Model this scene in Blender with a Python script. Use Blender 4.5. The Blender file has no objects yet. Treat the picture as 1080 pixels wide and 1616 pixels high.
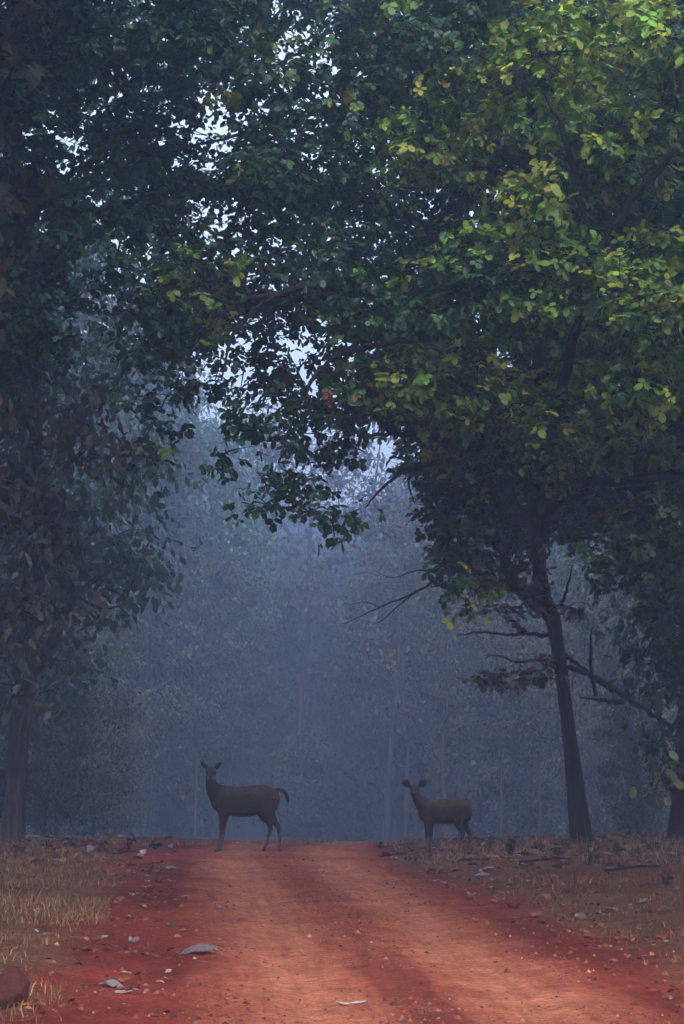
import bpy, math, random
import numpy as np
from mathutils import Vector

# ------------------------------------------------------------------ camera / world / sun / exposure
sc = bpy.context.scene
COL = sc.collection
CAM_H, FPX, HORIZON = 1.9, 4150.0, 1182.0
PITCH = math.atan((HORIZON - 808.0) / FPX)
cam = bpy.data.cameras.new('camera')
cam.sensor_fit = 'VERTICAL'; cam.sensor_height = 36.0
cam.lens = 36.0 * FPX / 1616.0
cam.clip_start = 0.1; cam.clip_end = 5000
cam_o = bpy.data.objects.new('camera', cam); COL.objects.link(cam_o)
cam_o.location = (0, 0, CAM_H); cam_o.rotation_euler = (math.pi / 2 + PITCH, 0, 0)
sc.camera = cam_o

SUN_EL, SUN_AZ = math.radians(44), math.radians(168)      # azimuth from +Y clockwise: behind the camera, to its right
w = bpy.data.worlds.new('World'); sc.world = w; w.use_nodes = True
nt = w.node_tree; nt.nodes.clear()
sky = nt.nodes.new('ShaderNodeTexSky'); sky.sky_type = 'NISHITA'; sky.sun_disc = False
sky.sun_elevation = SUN_EL; sky.sun_rotation = SUN_AZ
sky.air_density = 1.0; sky.dust_density = 4.0; sky.ozone_density = 2.0
hs = nt.nodes.new('ShaderNodeHueSaturation'); hs.inputs['Saturation'].default_value = 0.55
bg = nt.nodes.new('ShaderNodeBackground'); bg.inputs[1].default_value = 0.15
wo = nt.nodes.new('ShaderNodeOutputWorld')
nt.links.new(sky.outputs[0], hs.inputs['Color']); nt.links.new(hs.outputs[0], bg.inputs[0]); nt.links.new(bg.outputs[0], wo.inputs[0])

sun = bpy.data.lights.new('sun', 'SUN'); sun.energy = 1.05; sun.angle = math.radians(50); sun.color = (1.0, 0.96, 0.89)
sun_o = bpy.data.objects.new('sun', sun); COL.objects.link(sun_o)
sd = Vector((math.sin(SUN_AZ) * math.cos(SUN_EL), math.cos(SUN_AZ) * math.cos(SUN_EL), math.sin(SUN_EL)))
sun_o.rotation_euler = sd.to_track_quat('Z', 'Y').to_euler(); sun_o.location = (0, 0, 40)

sc.view_settings.view_transform = 'Standard'; sc.view_settings.look = 'None'
sc.view_settings.exposure = 1.88; sc.view_settings.gamma = 1.0
HAZE_DENSITY = 0.0043
HAZE_COLOR = (0.46, 0.63, 0.95)

cy = sc.cycles
cy.use_denoising = True
try: cy.denoiser = 'OPENIMAGEDENOISE'
except Exception: pass
cy.use_adaptive_sampling = True; cy.adaptive_threshold = .025; cy.adaptive_min_samples = 24
cy.max_bounces = 4; cy.diffuse_bounces = 3; cy.glossy_bounces = 1; cy.transmission_bounces = 2
cy.volume_bounces = 1; cy.transparent_max_bounces = 4
cy.caustics_reflective = False; cy.caustics_refractive = False
cy.sample_clamp_indirect = 4

rng = np.random.default_rng(7)
random.seed(7)

# ------------------------------------------------------------------ helpers
def at(px, py, Y):
    """the point of the place that lies Y metres ahead on the ray through a photo pixel"""
    dx, dy = (px - 540.0) / FPX, (808.0 - py) / FPX
    c, s = math.cos(PITCH), math.sin(PITCH)
    d = np.array([dx, c - dy * s, s + dy * c])
    return np.array([0, 0, CAM_H]) + d * (Y / d[1])

def unit(a):
    return a / np.maximum(np.linalg.norm(a, axis=-1, keepdims=True), 1e-9)

class MB:
    """collects triangles and quads, with one colour for each vertex"""
    def __init__(s): s.v = []; s.c = []; s.q = []; s.t = []; s.n = 0
    def add(s, v, quads=None, tris=None, col=None):
        v = np.asarray(v, float)
        if quads is not None and len(quads): s.q.append(np.asarray(quads) + s.n)
        if tris is not None and len(tris): s.t.append(np.asarray(tris) + s.n)
        s.v.append(v); s.n += len(v)
        c = np.ones((len(v), 3)) * (np.asarray(col) if col is not None else np.array([.5, .5, .5]))
        s.c.append(c)
    def mesh(s, name, smooth=False, offset=None):
        v = np.concatenate(s.v) if s.v else np.zeros((0, 3))
        if offset is not None: v = v - np.asarray(offset)
        c = np.concatenate(s.c) if s.c else np.zeros((0, 3))
        q = np.concatenate(s.q) if s.q else np.zeros((0, 4), int)
        t = np.concatenate(s.t) if s.t else np.zeros((0, 3), int)
        me = bpy.data.meshes.new(name)
        me.vertices.add(len(v)); me.vertices.foreach_set('co', v.astype(np.float32).ravel())
        loops = np.concatenate([q.ravel(), t.ravel()]).astype(np.int32)
        me.loops.add(len(loops)); me.loops.foreach_set('vertex_index', loops)
        tot = np.concatenate([np.full(len(q), 4), np.full(len(t), 3)]).astype(np.int32)
        st = np.concatenate([[0], np.cumsum(tot)[:-1]]).astype(np.int32) if len(tot) else tot
        me.polygons.add(len(tot)); me.polygons.foreach_set('loop_start', st); me.polygons.foreach_set('loop_total', tot)
        me.polygons.foreach_set('use_smooth', np.full(len(tot), smooth))
        at_ = me.attributes.new('tint', 'FLOAT_COLOR', 'POINT')
        at_.data.foreach_set('color', np.concatenate([c, np.ones((len(c), 1))], 1).astype(np.float32).ravel())
        me.update(calc_edges=True); me.validate()
        return me

def link(name, me, mat, parent=None, loc=(0, 0, 0), rot=(0, 0, 0)):
    o = bpy.data.objects.new(name, me); COL.objects.link(o)
    if mat is not None and me is not None and not me.materials: me.materials.append(mat)
    o.location = loc; o.rotation_euler = rot
    if parent is not None: o.parent = parent
    return o

def tag(o, label=None, cat=None, group=None, kind=None):
    if label: o['label'] = label
    if cat: o['category'] = cat
    if group: o['group'] = group
    if kind: o['kind'] = kind
    return o

def smooth_path(pts, rad, n=6):
    """Catmull-Rom through the points, radii interpolated"""
    P = np.asarray(pts, float); R = np.asarray(rad, float)
    if len(P) < 3:
        t = np.linspace(0, 1, n + 1)[:, None]
        return P[0] * (1 - t) + P[-1] * t, R[0] * (1 - t[:, 0]) + R[-1] * t[:, 0]
    Q = np.concatenate([[2 * P[0] - P[1]], P, [2 * P[-1] - P[-2]]])
    out, rr = [], []
    for i in range(len(P) - 1):
        p0, p1, p2, p3 = Q[i:i + 4]
        for k in range(n):
            t = k / n
            out.append(.5 * ((2 * p1) + (-p0 + p2) * t + (2 * p0 - 5 * p1 + 4 * p2 - p3) * t * t + (-p0 + 3 * p1 - 3 * p2 + p3) * t ** 3))
            rr.append(R[i] * (1 - t) + R[i + 1] * t)
    out.append(P[-1]); rr.append(R[-1])
    return np.array(out), np.array(rr)

def tube(mb, path, rad, sides=6, col=None, lateral=None, rad2=None, rough=0.0, cap=True):
    """tube along a path; rad across 'lateral', rad2 across the other axis"""
    P = np.asarray(path, float); k = len(P)
    rad = np.asarray(rad, float) * np.ones(k); rad2 = rad if rad2 is None else np.asarray(rad2, float) * np.ones(k)
    T = unit(np.gradient(P, axis=0))
    if lateral is None:
        h = np.array([0.31, 0.9, 0.2]) if abs(T[:, 1]).mean() < .75 else np.array([0.9, .1, .3])
    else: h = np.asarray(lateral, float)
    L = unit(h - (T @ h)[:, None] * T); U = np.cross(T, L)
    a = np.linspace(0, 2 * math.pi, sides, endpoint=False)
    rr = 1 + (rng.normal(0, rough, (k, sides)) if rough else np.zeros((k, sides)))
    v = P[:, None] + (np.cos(a)[None, :, None] * L[:, None] * (rad[:, None] * rr)[..., None]) + (np.sin(a)[None, :, None] * U[:, None] * (rad2[:, None] * rr)[..., None])
    v = v.reshape(-1, 3)
    i = np.arange(k - 1)[:, None] * sides; j = np.arange(sides)[None]; j2 = (j + 1) % sides
    q = np.stack([i + j, i + j2, i + sides + j2, i + sides + j], -1).reshape(-1, 4)
    tr = []
    if cap:
        v = np.concatenate([v, P[[0, -1]]])
        n0 = k * sides
        tr = [(n0, (m + 1) % sides, m) for m in range(sides)] + [(n0 + 1, n0 - sides + m, n0 - sides + (m + 1) % sides) for m in range(sides)]
    mb.add(v, q, tr, col)

# leaf outlines: x along the leaf, y across, z up
def leaf_template(w1, w2, fold=.10, stalk=0.0):
    V = np.array([[0, 0, 0], [.30, w1, fold], [.70, w2, fold], [1, 0, 0], [.70, -w2, fold], [.30, -w1, fold], [.30, 0, 0], [.70, 0, 0],
                  [.9, w2 * .62, fold * .5], [.9, -w2 * .62, fold * .5], [.08, w1 * .55, fold * .5], [.08, -w1 * .55, fold * .5]], float)
    F = np.array([[0, 11, 6], [11, 5, 6], [0, 6, 10], [10, 6, 1], [6, 5, 4], [6, 4, 7], [1, 6, 7], [1, 7, 2], [7, 4, 9], [7, 9, 3], [2, 7, 8], [8, 7, 3]])
    return V, F
LEAF_FULL = leaf_template(.30, .33)
LEAF_MID = (np.array([[0, 0, 0], [.26, .29, .09], [.74, .34, .09], [1, 0, .0], [.74, -.34, .09], [.26, -.29, .09], [.52, 0, 0]], float),
            np.array([[0, 5, 6], [5, 4, 6], [4, 3, 6], [3, 2, 6], [2, 1, 6], [1, 0, 6]]))
LEAF_TEAK = (np.array([[0, 0, 0], [.16, .17, .06], [.42, .30, .02], [.70, .25, .09], [.90, .11, .0], [1.04, 0, -.05], [.90, -.11, .05], [.70, -.25, .02], [.42, -.30, .10], [.16, -.17, .03], [.30, 0, -.015], [.62, 0, -.01]], float),
             np.array([[0, 9, 10], [9, 8, 10], [8, 7, 11], [8, 11, 10], [7, 6, 11], [6, 5, 11], [5, 4, 11], [4, 3, 11], [3, 2, 11], [2, 10, 11], [2, 1, 10], [1, 0, 10]]))
LEAF_LOW = (np.array([[0, 0, 0], [.45, .32, .06], [1, 0, 0], [.45, -.32, .06], [.8, .2, .03], [.8, -.2, .03]], float),
            np.array([[0, 3, 1], [3, 5, 1], [5, 4, 1], [5, 2, 4]]))

def add_leaves(mb, tmpl, pos, X, N, size, col, curl=.35):
    V, F = tmpl; n = len(pos)
    if n == 0: return
    X = unit(X); N = unit(N - (N * X).sum(1, keepdims=True) * X); Y = np.cross(N, X)
    cu = curl * rng.uniform(.2, 1.6, n)
    z = V[None, :, 2] * rng.uniform(-.3, 1.5, n)[:, None] - cu[:, None] * V[None, :, 0] ** 2 * .5
    wv = rng.uniform(.85, 1.12, n)[:, None]
    v = pos[:, None] + size[:, None, None] * (V[None, :, :1] * X[:, None] + (V[None, :, 1] * wv)[..., None] * Y[:, None] + z[..., None] * N[:, None])
    f = F[None] + (np.arange(n) * len(V))[:, None, None]
    mb.add(v.reshape(-1, 3), None, f.reshape(-1, 3), np.repeat(col, len(V), 0))

def palette(n, cols, weights, jitter=.22):
    cols = np.asarray(cols, float); wts = np.asarray(weights, float)
    idx = rng.choice(len(cols), n, p=wts / wts.sum())
    return np.clip(cols[idx] * np.exp(rng.normal(0, jitter, (n, 1))) * np.exp(rng.normal(0, .07, (n, 3))), .004, .8)

# ------------------------------------------------------------------ materials
def new_mat(name):
    m = bpy.data.materials.new(name); m.use_nodes = True
    n = m.node_tree.nodes; b = n['Principled BSDF']
    return m, m.node_tree, b

def ramp(nt, fac, stops):
    r = nt.nodes.new('ShaderNodeValToRGB')
    while len(r.color_ramp.elements) < len(stops): r.color_ramp.elements.new(.5)
    for e, (p, c) in zip(r.color_ramp.elements, stops): e.position = p; e.color = (*c, 1)
    nt.links.new(fac, r.inputs[0]); return r

def noise(nt, scale, detail=4, rough=.6, vec=None):
    n = nt.nodes.new('ShaderNodeTexNoise'); n.inputs['Scale'].default_value = scale; n.inputs['Detail'].default_value = detail; n.inputs['Roughness'].default_value = rough
    if vec is not None: nt.links.new(vec, n.inputs['Vector'])
    return n

def mixc(nt, a, b, fac, mode='MIX'):
    m = nt.nodes.new('ShaderNodeMix'); m.data_type = 'RGBA'; m.blend_type = mode
    for s, x in ((0, fac), (6, a), (7, b)):
        if hasattr(x, 'links'): nt.links.new(x, m.inputs[s])
        else: m.inputs[s].default_value = x if s == 0 else (*x, 1)
    return m.outputs[2]

def leaf_material(name, trans=.22, rough=.5, spec=.35):
    m, nt, b = new_mat(name)
    a = nt.nodes.new('ShaderNodeAttribute'); a.attribute_name = 'tint'
    co = nt.nodes.new('ShaderNodeTexCoord')
    nz = noise(nt, 9, 3, vec=co.outputs['Object'])
    g = ramp(nt, nz.outputs[0], [(.25, (.72, .72, .72)), (.75, (1.25, 1.25, 1.25))])
    c = mixc(nt, a.outputs['Color'], g.outputs[0], 1.0, 'MULTIPLY')
    nt.links.new(c, b.inputs['Base Color']); b.inputs['Roughness'].default_value = rough
    b.inputs['Specular IOR Level'].default_value = spec
    t = nt.nodes.new('ShaderNodeBsdfTranslucent'); nt.links.new(c, t.inputs['Color'])
    mx = nt.nodes.new('ShaderNodeMixShader'); mx.inputs[0].default_value = trans
    nt.links.new(b.outputs[0], mx.inputs[1]); nt.links.new(t.outputs[0], mx.inputs[2])
    nt.links.new(mx.outputs[0], nt.nodes['Material Output'].inputs[0])
    return m

def bark_material(name, dark, light, scale=1.0):
    m, nt, b = new_mat(name)
    co = nt.nodes.new('ShaderNodeTexCoord'); mp = nt.nodes.new('ShaderNodeMapping')
    mp.inputs['Scale'].default_value = (9 * scale, 9 * scale, 1.1 * scale); nt.links.new(co.outputs['Object'], mp.inputs[0])
    n1 = noise(nt, 2.2, 8, .68, mp.outputs[0]); n2 = noise(nt, .9, 3, .5, co.outputs['Object'])
    r = ramp(nt, n1.outputs[0], [(.34, dark), (.66, light)])
    r2 = ramp(nt, n2.outputs[0], [(.35, (.65, .65, .68)), (.7, (1.2, 1.18, 1.12))])
    nt.links.new(mixc(nt, r.outputs[0], r2.outputs[0], 1.0, 'MULTIPLY'), b.inputs['Base Color'])
    b.inputs['Roughness'].default_value = .9; b.inputs['Specular IOR Level'].default_value = .15
    bp = nt.nodes.new('ShaderNodeBump'); bp.inputs['Strength'].default_value = .9; bp.inputs['Distance'].default_value = .05
    nt.links.new(n1.outputs[0], bp.inputs['Height']); nt.links.new(bp.outputs[0], b.inputs['Normal'])
    return m

M_LEAF = leaf_material('green_leaf', .24, .48, .35)
M_TEAK = leaf_material('teak_leaf', .15, .8, .08)
M_DRY = leaf_material('dry_leaf', .08, .75, .2)
M_BARK = bark_material('brown_bark', (.016, .012, .012), (.058, .044, .042))
M_BARK_D = bark_material('dark_bark', (.014, .011, .011), (.048, .038, .037))
M_BARK_G = bark_material('grey_bark', (.035, .030, .030), (.125, .10, .098))
M_BARK_W = bark_material('wood_bark', (.014, .012, .012), (.045, .037, .035))

def soil_material():
    m, nt, b = new_mat('red_soil')
    a = nt.nodes.new('ShaderNodeAttribute'); a.attribute_name = 'tint'
    g = nt.nodes.new('ShaderNodeNewGeometry')
    n1 = noise(nt, 1.3, 6, .62, g.outputs['Position']); n2 = noise(nt, 22, 5, .7, g.outputs['Position']); n3 = noise(nt, 90, 3, .7, g.outputs['Position'])
    r1 = ramp(nt, n1.outputs[0], [(.3, (.74, .66, .62)), (.7, (1.22, 1.18, 1.15))])
    r2 = ramp(nt, n2.outputs[0], [(.30, (.42, .38, .36)), (.5, (1, 1, 1)), (.70, (1.45, 1.5, 1.55))])
    r3 = ramp(nt, n3.outputs[0], [(.3, (.72, .68, .66)), (.7, (1.25, 1.25, 1.25))])
    c = mixc(nt, a.outputs['Color'], r1.outputs[0], 1.0, 'MULTIPLY')
    n4 = noise(nt, 6.5, 5, .7, g.outputs['Position']); r4 = ramp(nt, n4.outputs[0], [(.32, (.62, .56, .54)), (.68, (1.3, 1.3, 1.3))]); c = mixc(nt, c, r4.outputs[0], .8, 'MULTIPLY')
    c = mixc(nt, c, r2.outputs[0], .9, 'MULTIPLY'); c = mixc(nt, c, r3.outputs[0], .7, 'MULTIPLY')
    al = nt.nodes.new('ShaderNodeAttribute'); al.attribute_name = 'along'
    sx = nt.nodes.new('ShaderNodeSeparateXYZ'); nt.links.new(al.outputs['Vector'], sx.inputs[0])
    cx = nt.nodes.new('ShaderNodeCombineXYZ'); nt.links.new(sx.outputs[0], cx.inputs[0]); nt.links.new(sx.outputs[1], cx.inputs[1])
    n5 = noise(nt, 7, 6, .72, cx.outputs[0]); r5 = ramp(nt, n5.outputs[0], [(.32, (.7, .64, .6)), (.5, (1, .98, .97)), (.68, (1.22, 1.25, 1.28))])
    c = mixc(nt, c, mixc(nt, (1, 1, 1), r5.outputs[0], sx.outputs[2]), 1.0, 'MULTIPLY')
    nt.links.new(c, b.inputs['Base Color']); b.inputs['Roughness'].default_value = .95; b.inputs['Specular IOR Level'].default_value = .1
    ad = nt.nodes.new('ShaderNodeMath'); ad.operation = 'ADD'; nt.links.new(n2.outputs[0], ad.inputs[0]); nt.links.new(n3.outputs[0], ad.inputs[1])
    bp = nt.nodes.new('ShaderNodeBump'); bp.inputs['Strength'].default_value = .55; bp.inputs['Distance'].default_value = .03
    nt.links.new(ad.outputs[0], bp.inputs['Height']); nt.links.new(bp.outputs[0], b.inputs['Normal'])
    return m
M_SOIL = soil_material()

def stone_material():
    m, nt, b = new_mat('laterite')
    a = nt.nodes.new('ShaderNodeAttribute'); a.attribute_name = 'tint'
    g = nt.nodes.new('ShaderNodeTexCoord')
    n1 = noise(nt, 14, 6, .7, g.outputs['Object'])
    r1 = ramp(nt, n1.outputs[0], [(.3, (.55, .52, .5)), (.7, (1.3, 1.3, 1.3))])
    nt.links.new(mixc(nt, a.outputs['Color'], r1.outputs[0], 1.0, 'MULTIPLY'), b.inputs['Base Color'])
    b.inputs['Roughness'].default_value = .9; b.inputs['Specular IOR Level'].default_value = .15
    bp = nt.nodes.new('ShaderNodeBump'); bp.inputs['Strength'].default_value = .7; bp.inputs['Distance'].default_value = .02
    nt.links.new(n1.outputs[0], bp.inputs['Height']); nt.links.new(bp.outputs[0], b.inputs['Normal'])
    return m
M_STONE = stone_material()

# ------------------------------------------------------------------ ground and road
def vnoise(x, y, f, seed=0):
    """smooth value noise on arrays"""
    x = np.asarray(x, float) * f + seed * 17.3; y = np.asarray(y, float) * f + seed * 9.1
    xi, yi = np.floor(x), np.floor(y); fx, fy = x - xi, y - yi
    fx = fx * fx * (3 - 2 * fx); fy = fy * fy * (3 - 2 * fy)
    def hsh(a, b):
        s = np.sin(a * 127.1 + b * 311.7 + seed * 74.7) * 43758.5453
        return s - np.floor(s)
    return (hsh(xi, yi) * (1 - fx) + hsh(xi + 1, yi) * fx) * (1 - fy) + (hsh(xi, yi + 1) * (1 - fx) + hsh(xi + 1, yi + 1) * fx) * fy

def sstep(a, b, x):
    t = np.clip((np.asarray(x, float) - a) / (b - a), 0, 1); return t * t * (3 - 2 * t)

ROAD_Y = [-20, 5, 18, 24, 29.4, 36, 43, 48.4, 52, 56, 62, 75, 120, 320]
ROAD_X = [3.6, 1.5, .66, .33, .02, -.42, -.88, -1.18, -1.05, -.5, .8, 4, 16, 70]
def road_c(y): return np.interp(y, ROAD_Y, ROAD_X)

def ground_z(x, y):
    x = np.asarray(x, float); y = np.asarray(y, float)
    st = 51.6 - 1.6 * sstep(-3.0, -5.0, x) - .8 * sstep(3, 6, x)
    s = np.maximum(y - st, 0)
    d = np.where(s < 10, .003 * s * s, .3 + .06 * (s - 10))
    d = 6 * (1 - np.exp(-d / 6))
    u = x - road_c(y)
    tr = np.exp(-((np.abs(u) - .8) / .3) ** 2)
    bank = .10 * sstep(1.9, 4.2, np.abs(u)) + .25 * sstep(4, 14, np.abs(u))
    near = np.exp(-((y - 35) / 60) ** 2)
    z = -d + bank - .035 * tr * near + 30 * sstep(140, 340, y)      # the wooded hillside the ride runs up to
    z = z + (vnoise(x, y, .45, 1) - .5) * .10 * sstep(1.2, 3, np.abs(u)) + (vnoise(x, y, 1.7, 2) - .5) * .05 * sstep(1.0, 2.2, np.abs(u)) + (vnoise(x, y, 4.5, 3) - .5) * .022
    z = z + (vnoise(x, y, 11, 4) - .5) * .016 * sstep(.9, 1.9, np.abs(u))
    return z
def gz(x, y): return float(ground_z(np.array([x]), np.array([y]))[0])

def soil_tint(x, y):
    u = x - road_c(y)
    wob = (vnoise(x, y, .8, 5) - .5) * .7 + (vnoise(x, y, 2.6, 6) - .5) * .35
    pale = np.array([.46, .172, .10]); red = np.array([.235, .044, .028]); deep = np.array([.145, .026, .020])
    litter = np.array([.13, .060, .042]); straw = np.array([.19, .095, .055])
    c = np.ones((len(x), 3)) * litter
    def mix(c, col, f): f = np.clip(f, 0, 1)[:, None]; return c * (1 - f) + col * f
    # dry grass ground by the verges
    c = mix(c, straw, sstep(-.1, .25, wob + .1) * .7 * sstep(40, 32, y))
    lw = 2.75 + 1.2 * sstep(38, 46, y)
    verge = np.where(u < 0, sstep(lw + .5, lw - .3, -u + wob), sstep(2.75, 2.0, u + wob * .8 + .5 * sstep(34, 44, y)))
    c = mix(c, red, verge)
    c = mix(c, deep, verge * sstep(.45, .75, vnoise(x, y, .55, 8)) * .8)
    road = sstep(1.85, 1.35, np.abs(u) + wob * .45)
    c = mix(c, np.array([.36, .105, .062]), road * .88)
    w2 = wob * .22
    fine = (vnoise(x, y, 6.5, 61) - .5) * .5 + (vnoise(x, y, 2.9, 62) - .5) * .5 + (vnoise(x * 3, y * .6, 2.2, 63) - .5) * .35
    tr = sstep(.62, .16, np.abs(np.abs(u + w2) - .80) + fine * .55)
    c = mix(c, pale, np.clip(tr * 1.15, 0, 1) * (.75 + .25 * vnoise(x, y, 1.1, 9)))
    mid = np.exp(-((u + w2 * 1.5) / .30) ** 2)
    c = mix(c, red * 1.05, mid * (.15 + .5 * vnoise(x, y, .6, 10)))
    # dark tyre smear that starts in the foreground
    sm = sstep(25.5, 22.5, y) * np.exp(-((u - .06) / .24) ** 4)
    c = mix(c, deep * .85, sm * .5)
    wd = np.clip(sstep(66, 90, y), 0, 1)     # weeds and rotting leaves cover the soil of the wood
    c = mix(c, np.array([.045, .05, .036]), wd)
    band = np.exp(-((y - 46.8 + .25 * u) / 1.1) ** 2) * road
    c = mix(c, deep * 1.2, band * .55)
    return c

def grid_mesh(name, xs, ys, zoff=0.0, follow=False):
    X, Y = np.meshgrid(xs, ys)
    if follow: X = X + road_c(Y)
    x, y = X.ravel(), Y.ravel()
    z = ground_z(x, y) + zoff
    if follow:   # the sheet's edges sink into the ground
        e = np.abs(x - road_c(y)); z = z - .03 * sstep(1.75, 2.0, e)
    mb = MB(); nx = len(xs)
    i = (np.arange(len(ys) - 1)[:, None] * nx + np.arange(nx - 1)[None])
    q = np.stack([i, i + 1, i + nx + 1, i + nx], -1).reshape(-1, 4)
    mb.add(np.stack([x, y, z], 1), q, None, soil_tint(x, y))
    me = mb.mesh(name, smooth=True); u = x - road_c(y)
    ru = me.attributes.new('along', 'FLOAT_VECTOR', 'POINT')
    ru.data.foreach_set('vector', np.stack([u, y * .045, sstep(1.9, 1.3, np.abs(u))], 1).astype(np.float32).ravel())
    return me

def spread(lo, hi, step, far, n=26):
    g = np.geomspace(step, far, n).cumsum(); g = g / g[-1] * far
    return np.concatenate([lo - g[::-1], np.arange(lo, hi, step), hi + g])
gx = spread(-6.6, 7.2, .075, 280); gy = np.concatenate([-40 + np.linspace(0, 55, 20)[:-1], np.arange(15, 57, .085), 57 + np.geomspace(.1, 410, 70)])
ground = link('ground', grid_mesh('ground', gx, gy), M_SOIL); tag(ground, kind='structure')
rx = np.arange(-2.0, 2.001, .07); ry = np.concatenate([np.arange(2, 15, .5), np.arange(15, 58, .085), np.arange(58, 130, .8)])
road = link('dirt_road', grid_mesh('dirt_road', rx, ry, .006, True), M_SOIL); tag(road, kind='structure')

# ------------------------------------------------------------------ tree building
def in_poly(poly, x, y):
    n = len(poly); inside = False; j = n - 1
    for i in range(n):
        xi, yi = poly[i]; xj, yj = poly[j]
        if (yi > y) != (yj > y) and x < (xj - xi) * (y - yi) / (yj - yi) + xi: inside = not inside
        j = i
    return inside

def sprig_leaves(mb, centers, outdir, n_per, size, cols, tri=True, spread_r=.28, droop=.45, tmpl=LEAF_FULL, curl=.35, collect=None):
    """leaves around each sprig; tri = three leaflets to a leaf"""
    S = len(centers)
    c = np.repeat(centers, n_per, 0); o = np.repeat(outdir, n_per, 0); n = len(c)
    pos = c + rng.normal(0, spread_r, (n, 3)) * np.array([1, 1, .6])
    d = unit(o * .5 + rng.normal(0, .6, (n, 3)) + np.array([0, 0, -droop]))
    N = unit(np.array([0, 0, 1.0]) + o * .35 + rng.normal(0, .38, (n, 3)))
    col = np.repeat(cols, n_per, 0) * np.exp(rng.normal(0, .13, (n, 1)))
    if tri:
        Np = unit(N - (N * d).sum(1, keepdims=True) * d); Yv = np.cross(Np, d)
        sz = size * rng.uniform(.6, 1.25, n)
        stalk = d * (sz * .55)[:, None]
        P, X, NN, SZ, C = [], [], [], [], []
        for ang, off, k in ((0, .35, 1.1), (1.15, .05, .95), (-1.15, .05, .95)):
            xd = d * math.cos(ang) + Yv * math.sin(ang)
            P.append(pos + stalk + d * (sz * off)[:, None]); X.append(xd + rng.normal(0, .12, (n, 3)))
            NN.append(Np + rng.normal(0, .2, (n, 3))); SZ.append(sz * k); C.append(col * np.exp(rng.normal(0, .1, (n, 1))))
        P, X, NN, SZ, C = map(np.concatenate, (P, X, NN, SZ, C))
    else:
        P, X, NN, SZ, C = pos, d, N, size * rng.uniform(.55, 1.25, n), col
    if collect is not None: collect.append((P, X, NN, SZ, C))
    else: add_leaves(mb, tmpl, P, X, NN, SZ, C, curl)

def ball_points(center, radius, n, squash=.8, shell=.55):
    d = unit(rng.normal(0, 1, (n, 3)))
    r = radius * rng.uniform(shell ** 3, 1, n) ** (1 / 3)
    return center + d * r[:, None] * np.array([1, 1, squash]), d

LEAF_VARIANTS = {}
def leaf_objects(root, base, collected, tmpl, mat, count, key):
    """the leaves that show largest become parts of their own; the rest is returned"""
    P, X, N, S, C = [np.concatenate(a) for a in zip(*collected)]
    d = P - np.array([0, 0, CAM_H])
    c, s = math.cos(PITCH), math.sin(PITCH)
    dep = d[:, 1] * c + d[:, 2] * s; up = -d[:, 1] * s + d[:, 2] * c
    pxx = 540 + FPX * d[:, 0] / dep; pyy = 808 - FPX * up / dep
    Xu = unit(X); Nu = unit(N - (N * Xu).sum(1, keepdims=True) * Xu)
    show = np.abs((Nu * unit(d)).sum(1)) * (S / dep) ** 2 * np.exp(-(P[:, 1] - P[:, 1].min()) * .35)
    show[(pxx < 5) | (pxx > 1075) | (pyy < 5) | (pyy > 1610)] = 0
    pick = np.argsort(-show)[:count]
    keep = np.ones(len(P), bool); keep[pick] = False
    Yu = np.cross(Nu, Xu)
    NV = 8
    order = pick[np.argsort(C[pick].sum(1))]
    from mathutils import Matrix
    for k, grp in enumerate(np.array_split(order, NV)):
        mb = MB(); add_leaves(mb, tmpl, np.zeros((1, 3)), np.array([[1., 0, 0]]), np.array([[0, 0, 1.]]), np.array([1.0]), C[grp].mean(0)[None], .4)
        me = mb.mesh(key + '_leaf')
        for i in grp:
            o = link('leaf', me, mat, root)
            R = Matrix(((Xu[i, 0], Yu[i, 0], Nu[i, 0]), (Xu[i, 1], Yu[i, 1], Nu[i, 1]), (Xu[i, 2], Yu[i, 2], Nu[i, 2])))
            o.rotation_euler = R.to_euler(); o.scale = (float(S[i]),) * 3
            o.location = tuple(P[i] - base)
    return P[keep], X[keep], N[keep], S[keep], C[keep]

class Skeleton:
    def __init__(s): s.pts = []; s.rad = []
    def add(s, path, rad): s.pts.append(np.asarray(path)); s.rad.append(np.asarray(rad))
    def nearest(s, p):
        P = np.concatenate(s.pts); R = np.concatenate(s.rad)
        d = np.linalg.norm(P - p, axis=1) + np.maximum(P[:, 2] - p[2], 0) * .5
        i = int(np.argmin(d)); return P[i], R[i]

def flared_trunk(mb, pts, rad, sides=22, flare=.35):
    path, r = smooth_path(pts, rad, 14)
    k = len(path); a = np.linspace(0, 2 * math.pi, sides, endpoint=False)
    h = path[:, 2] - path[0, 2]
    T = unit(np.gradient(path, axis=0)); L = unit(np.array([1., 0, 0]) - T[:, :1] * T); U = np.cross(T, L)
    ph = rng.uniform(0, 6.28, 3)
    lob = (.07 * np.sin(3 * a + ph[0])[None] + .05 * np.sin(5 * a + ph[1] + h[:, None] * .5) + .05 * np.sin(2 * a + ph[2] + h[:, None] * .9))
    fl = 1 + np.exp(-h / .28)[:, None] * flare * (1 + .8 * np.sin(4 * a + ph[1])[None])
    knob = 1 + .05 * np.sin(h * 2.3 + ph[0])[:, None] + rng.normal(0, .018, (k, sides))
    rr = r[:, None] * (1 + lob) * fl * knob
    v = path[:, None] + np.cos(a)[None, :, None] * L[:, None] * rr[..., None] + np.sin(a)[None, :, None] * U[:, None] * rr[..., None]
    i = np.arange(k - 1)[:, None] * sides; j = np.arange(sides)[None]; j2 = (j + 1) % sides
    q = np.stack([i + j, i + j2, i + sides + j2, i + sides + j], -1).reshape(-1, 4)
    mb.add(v.reshape(-1, 3), q)
    return path, r

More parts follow.
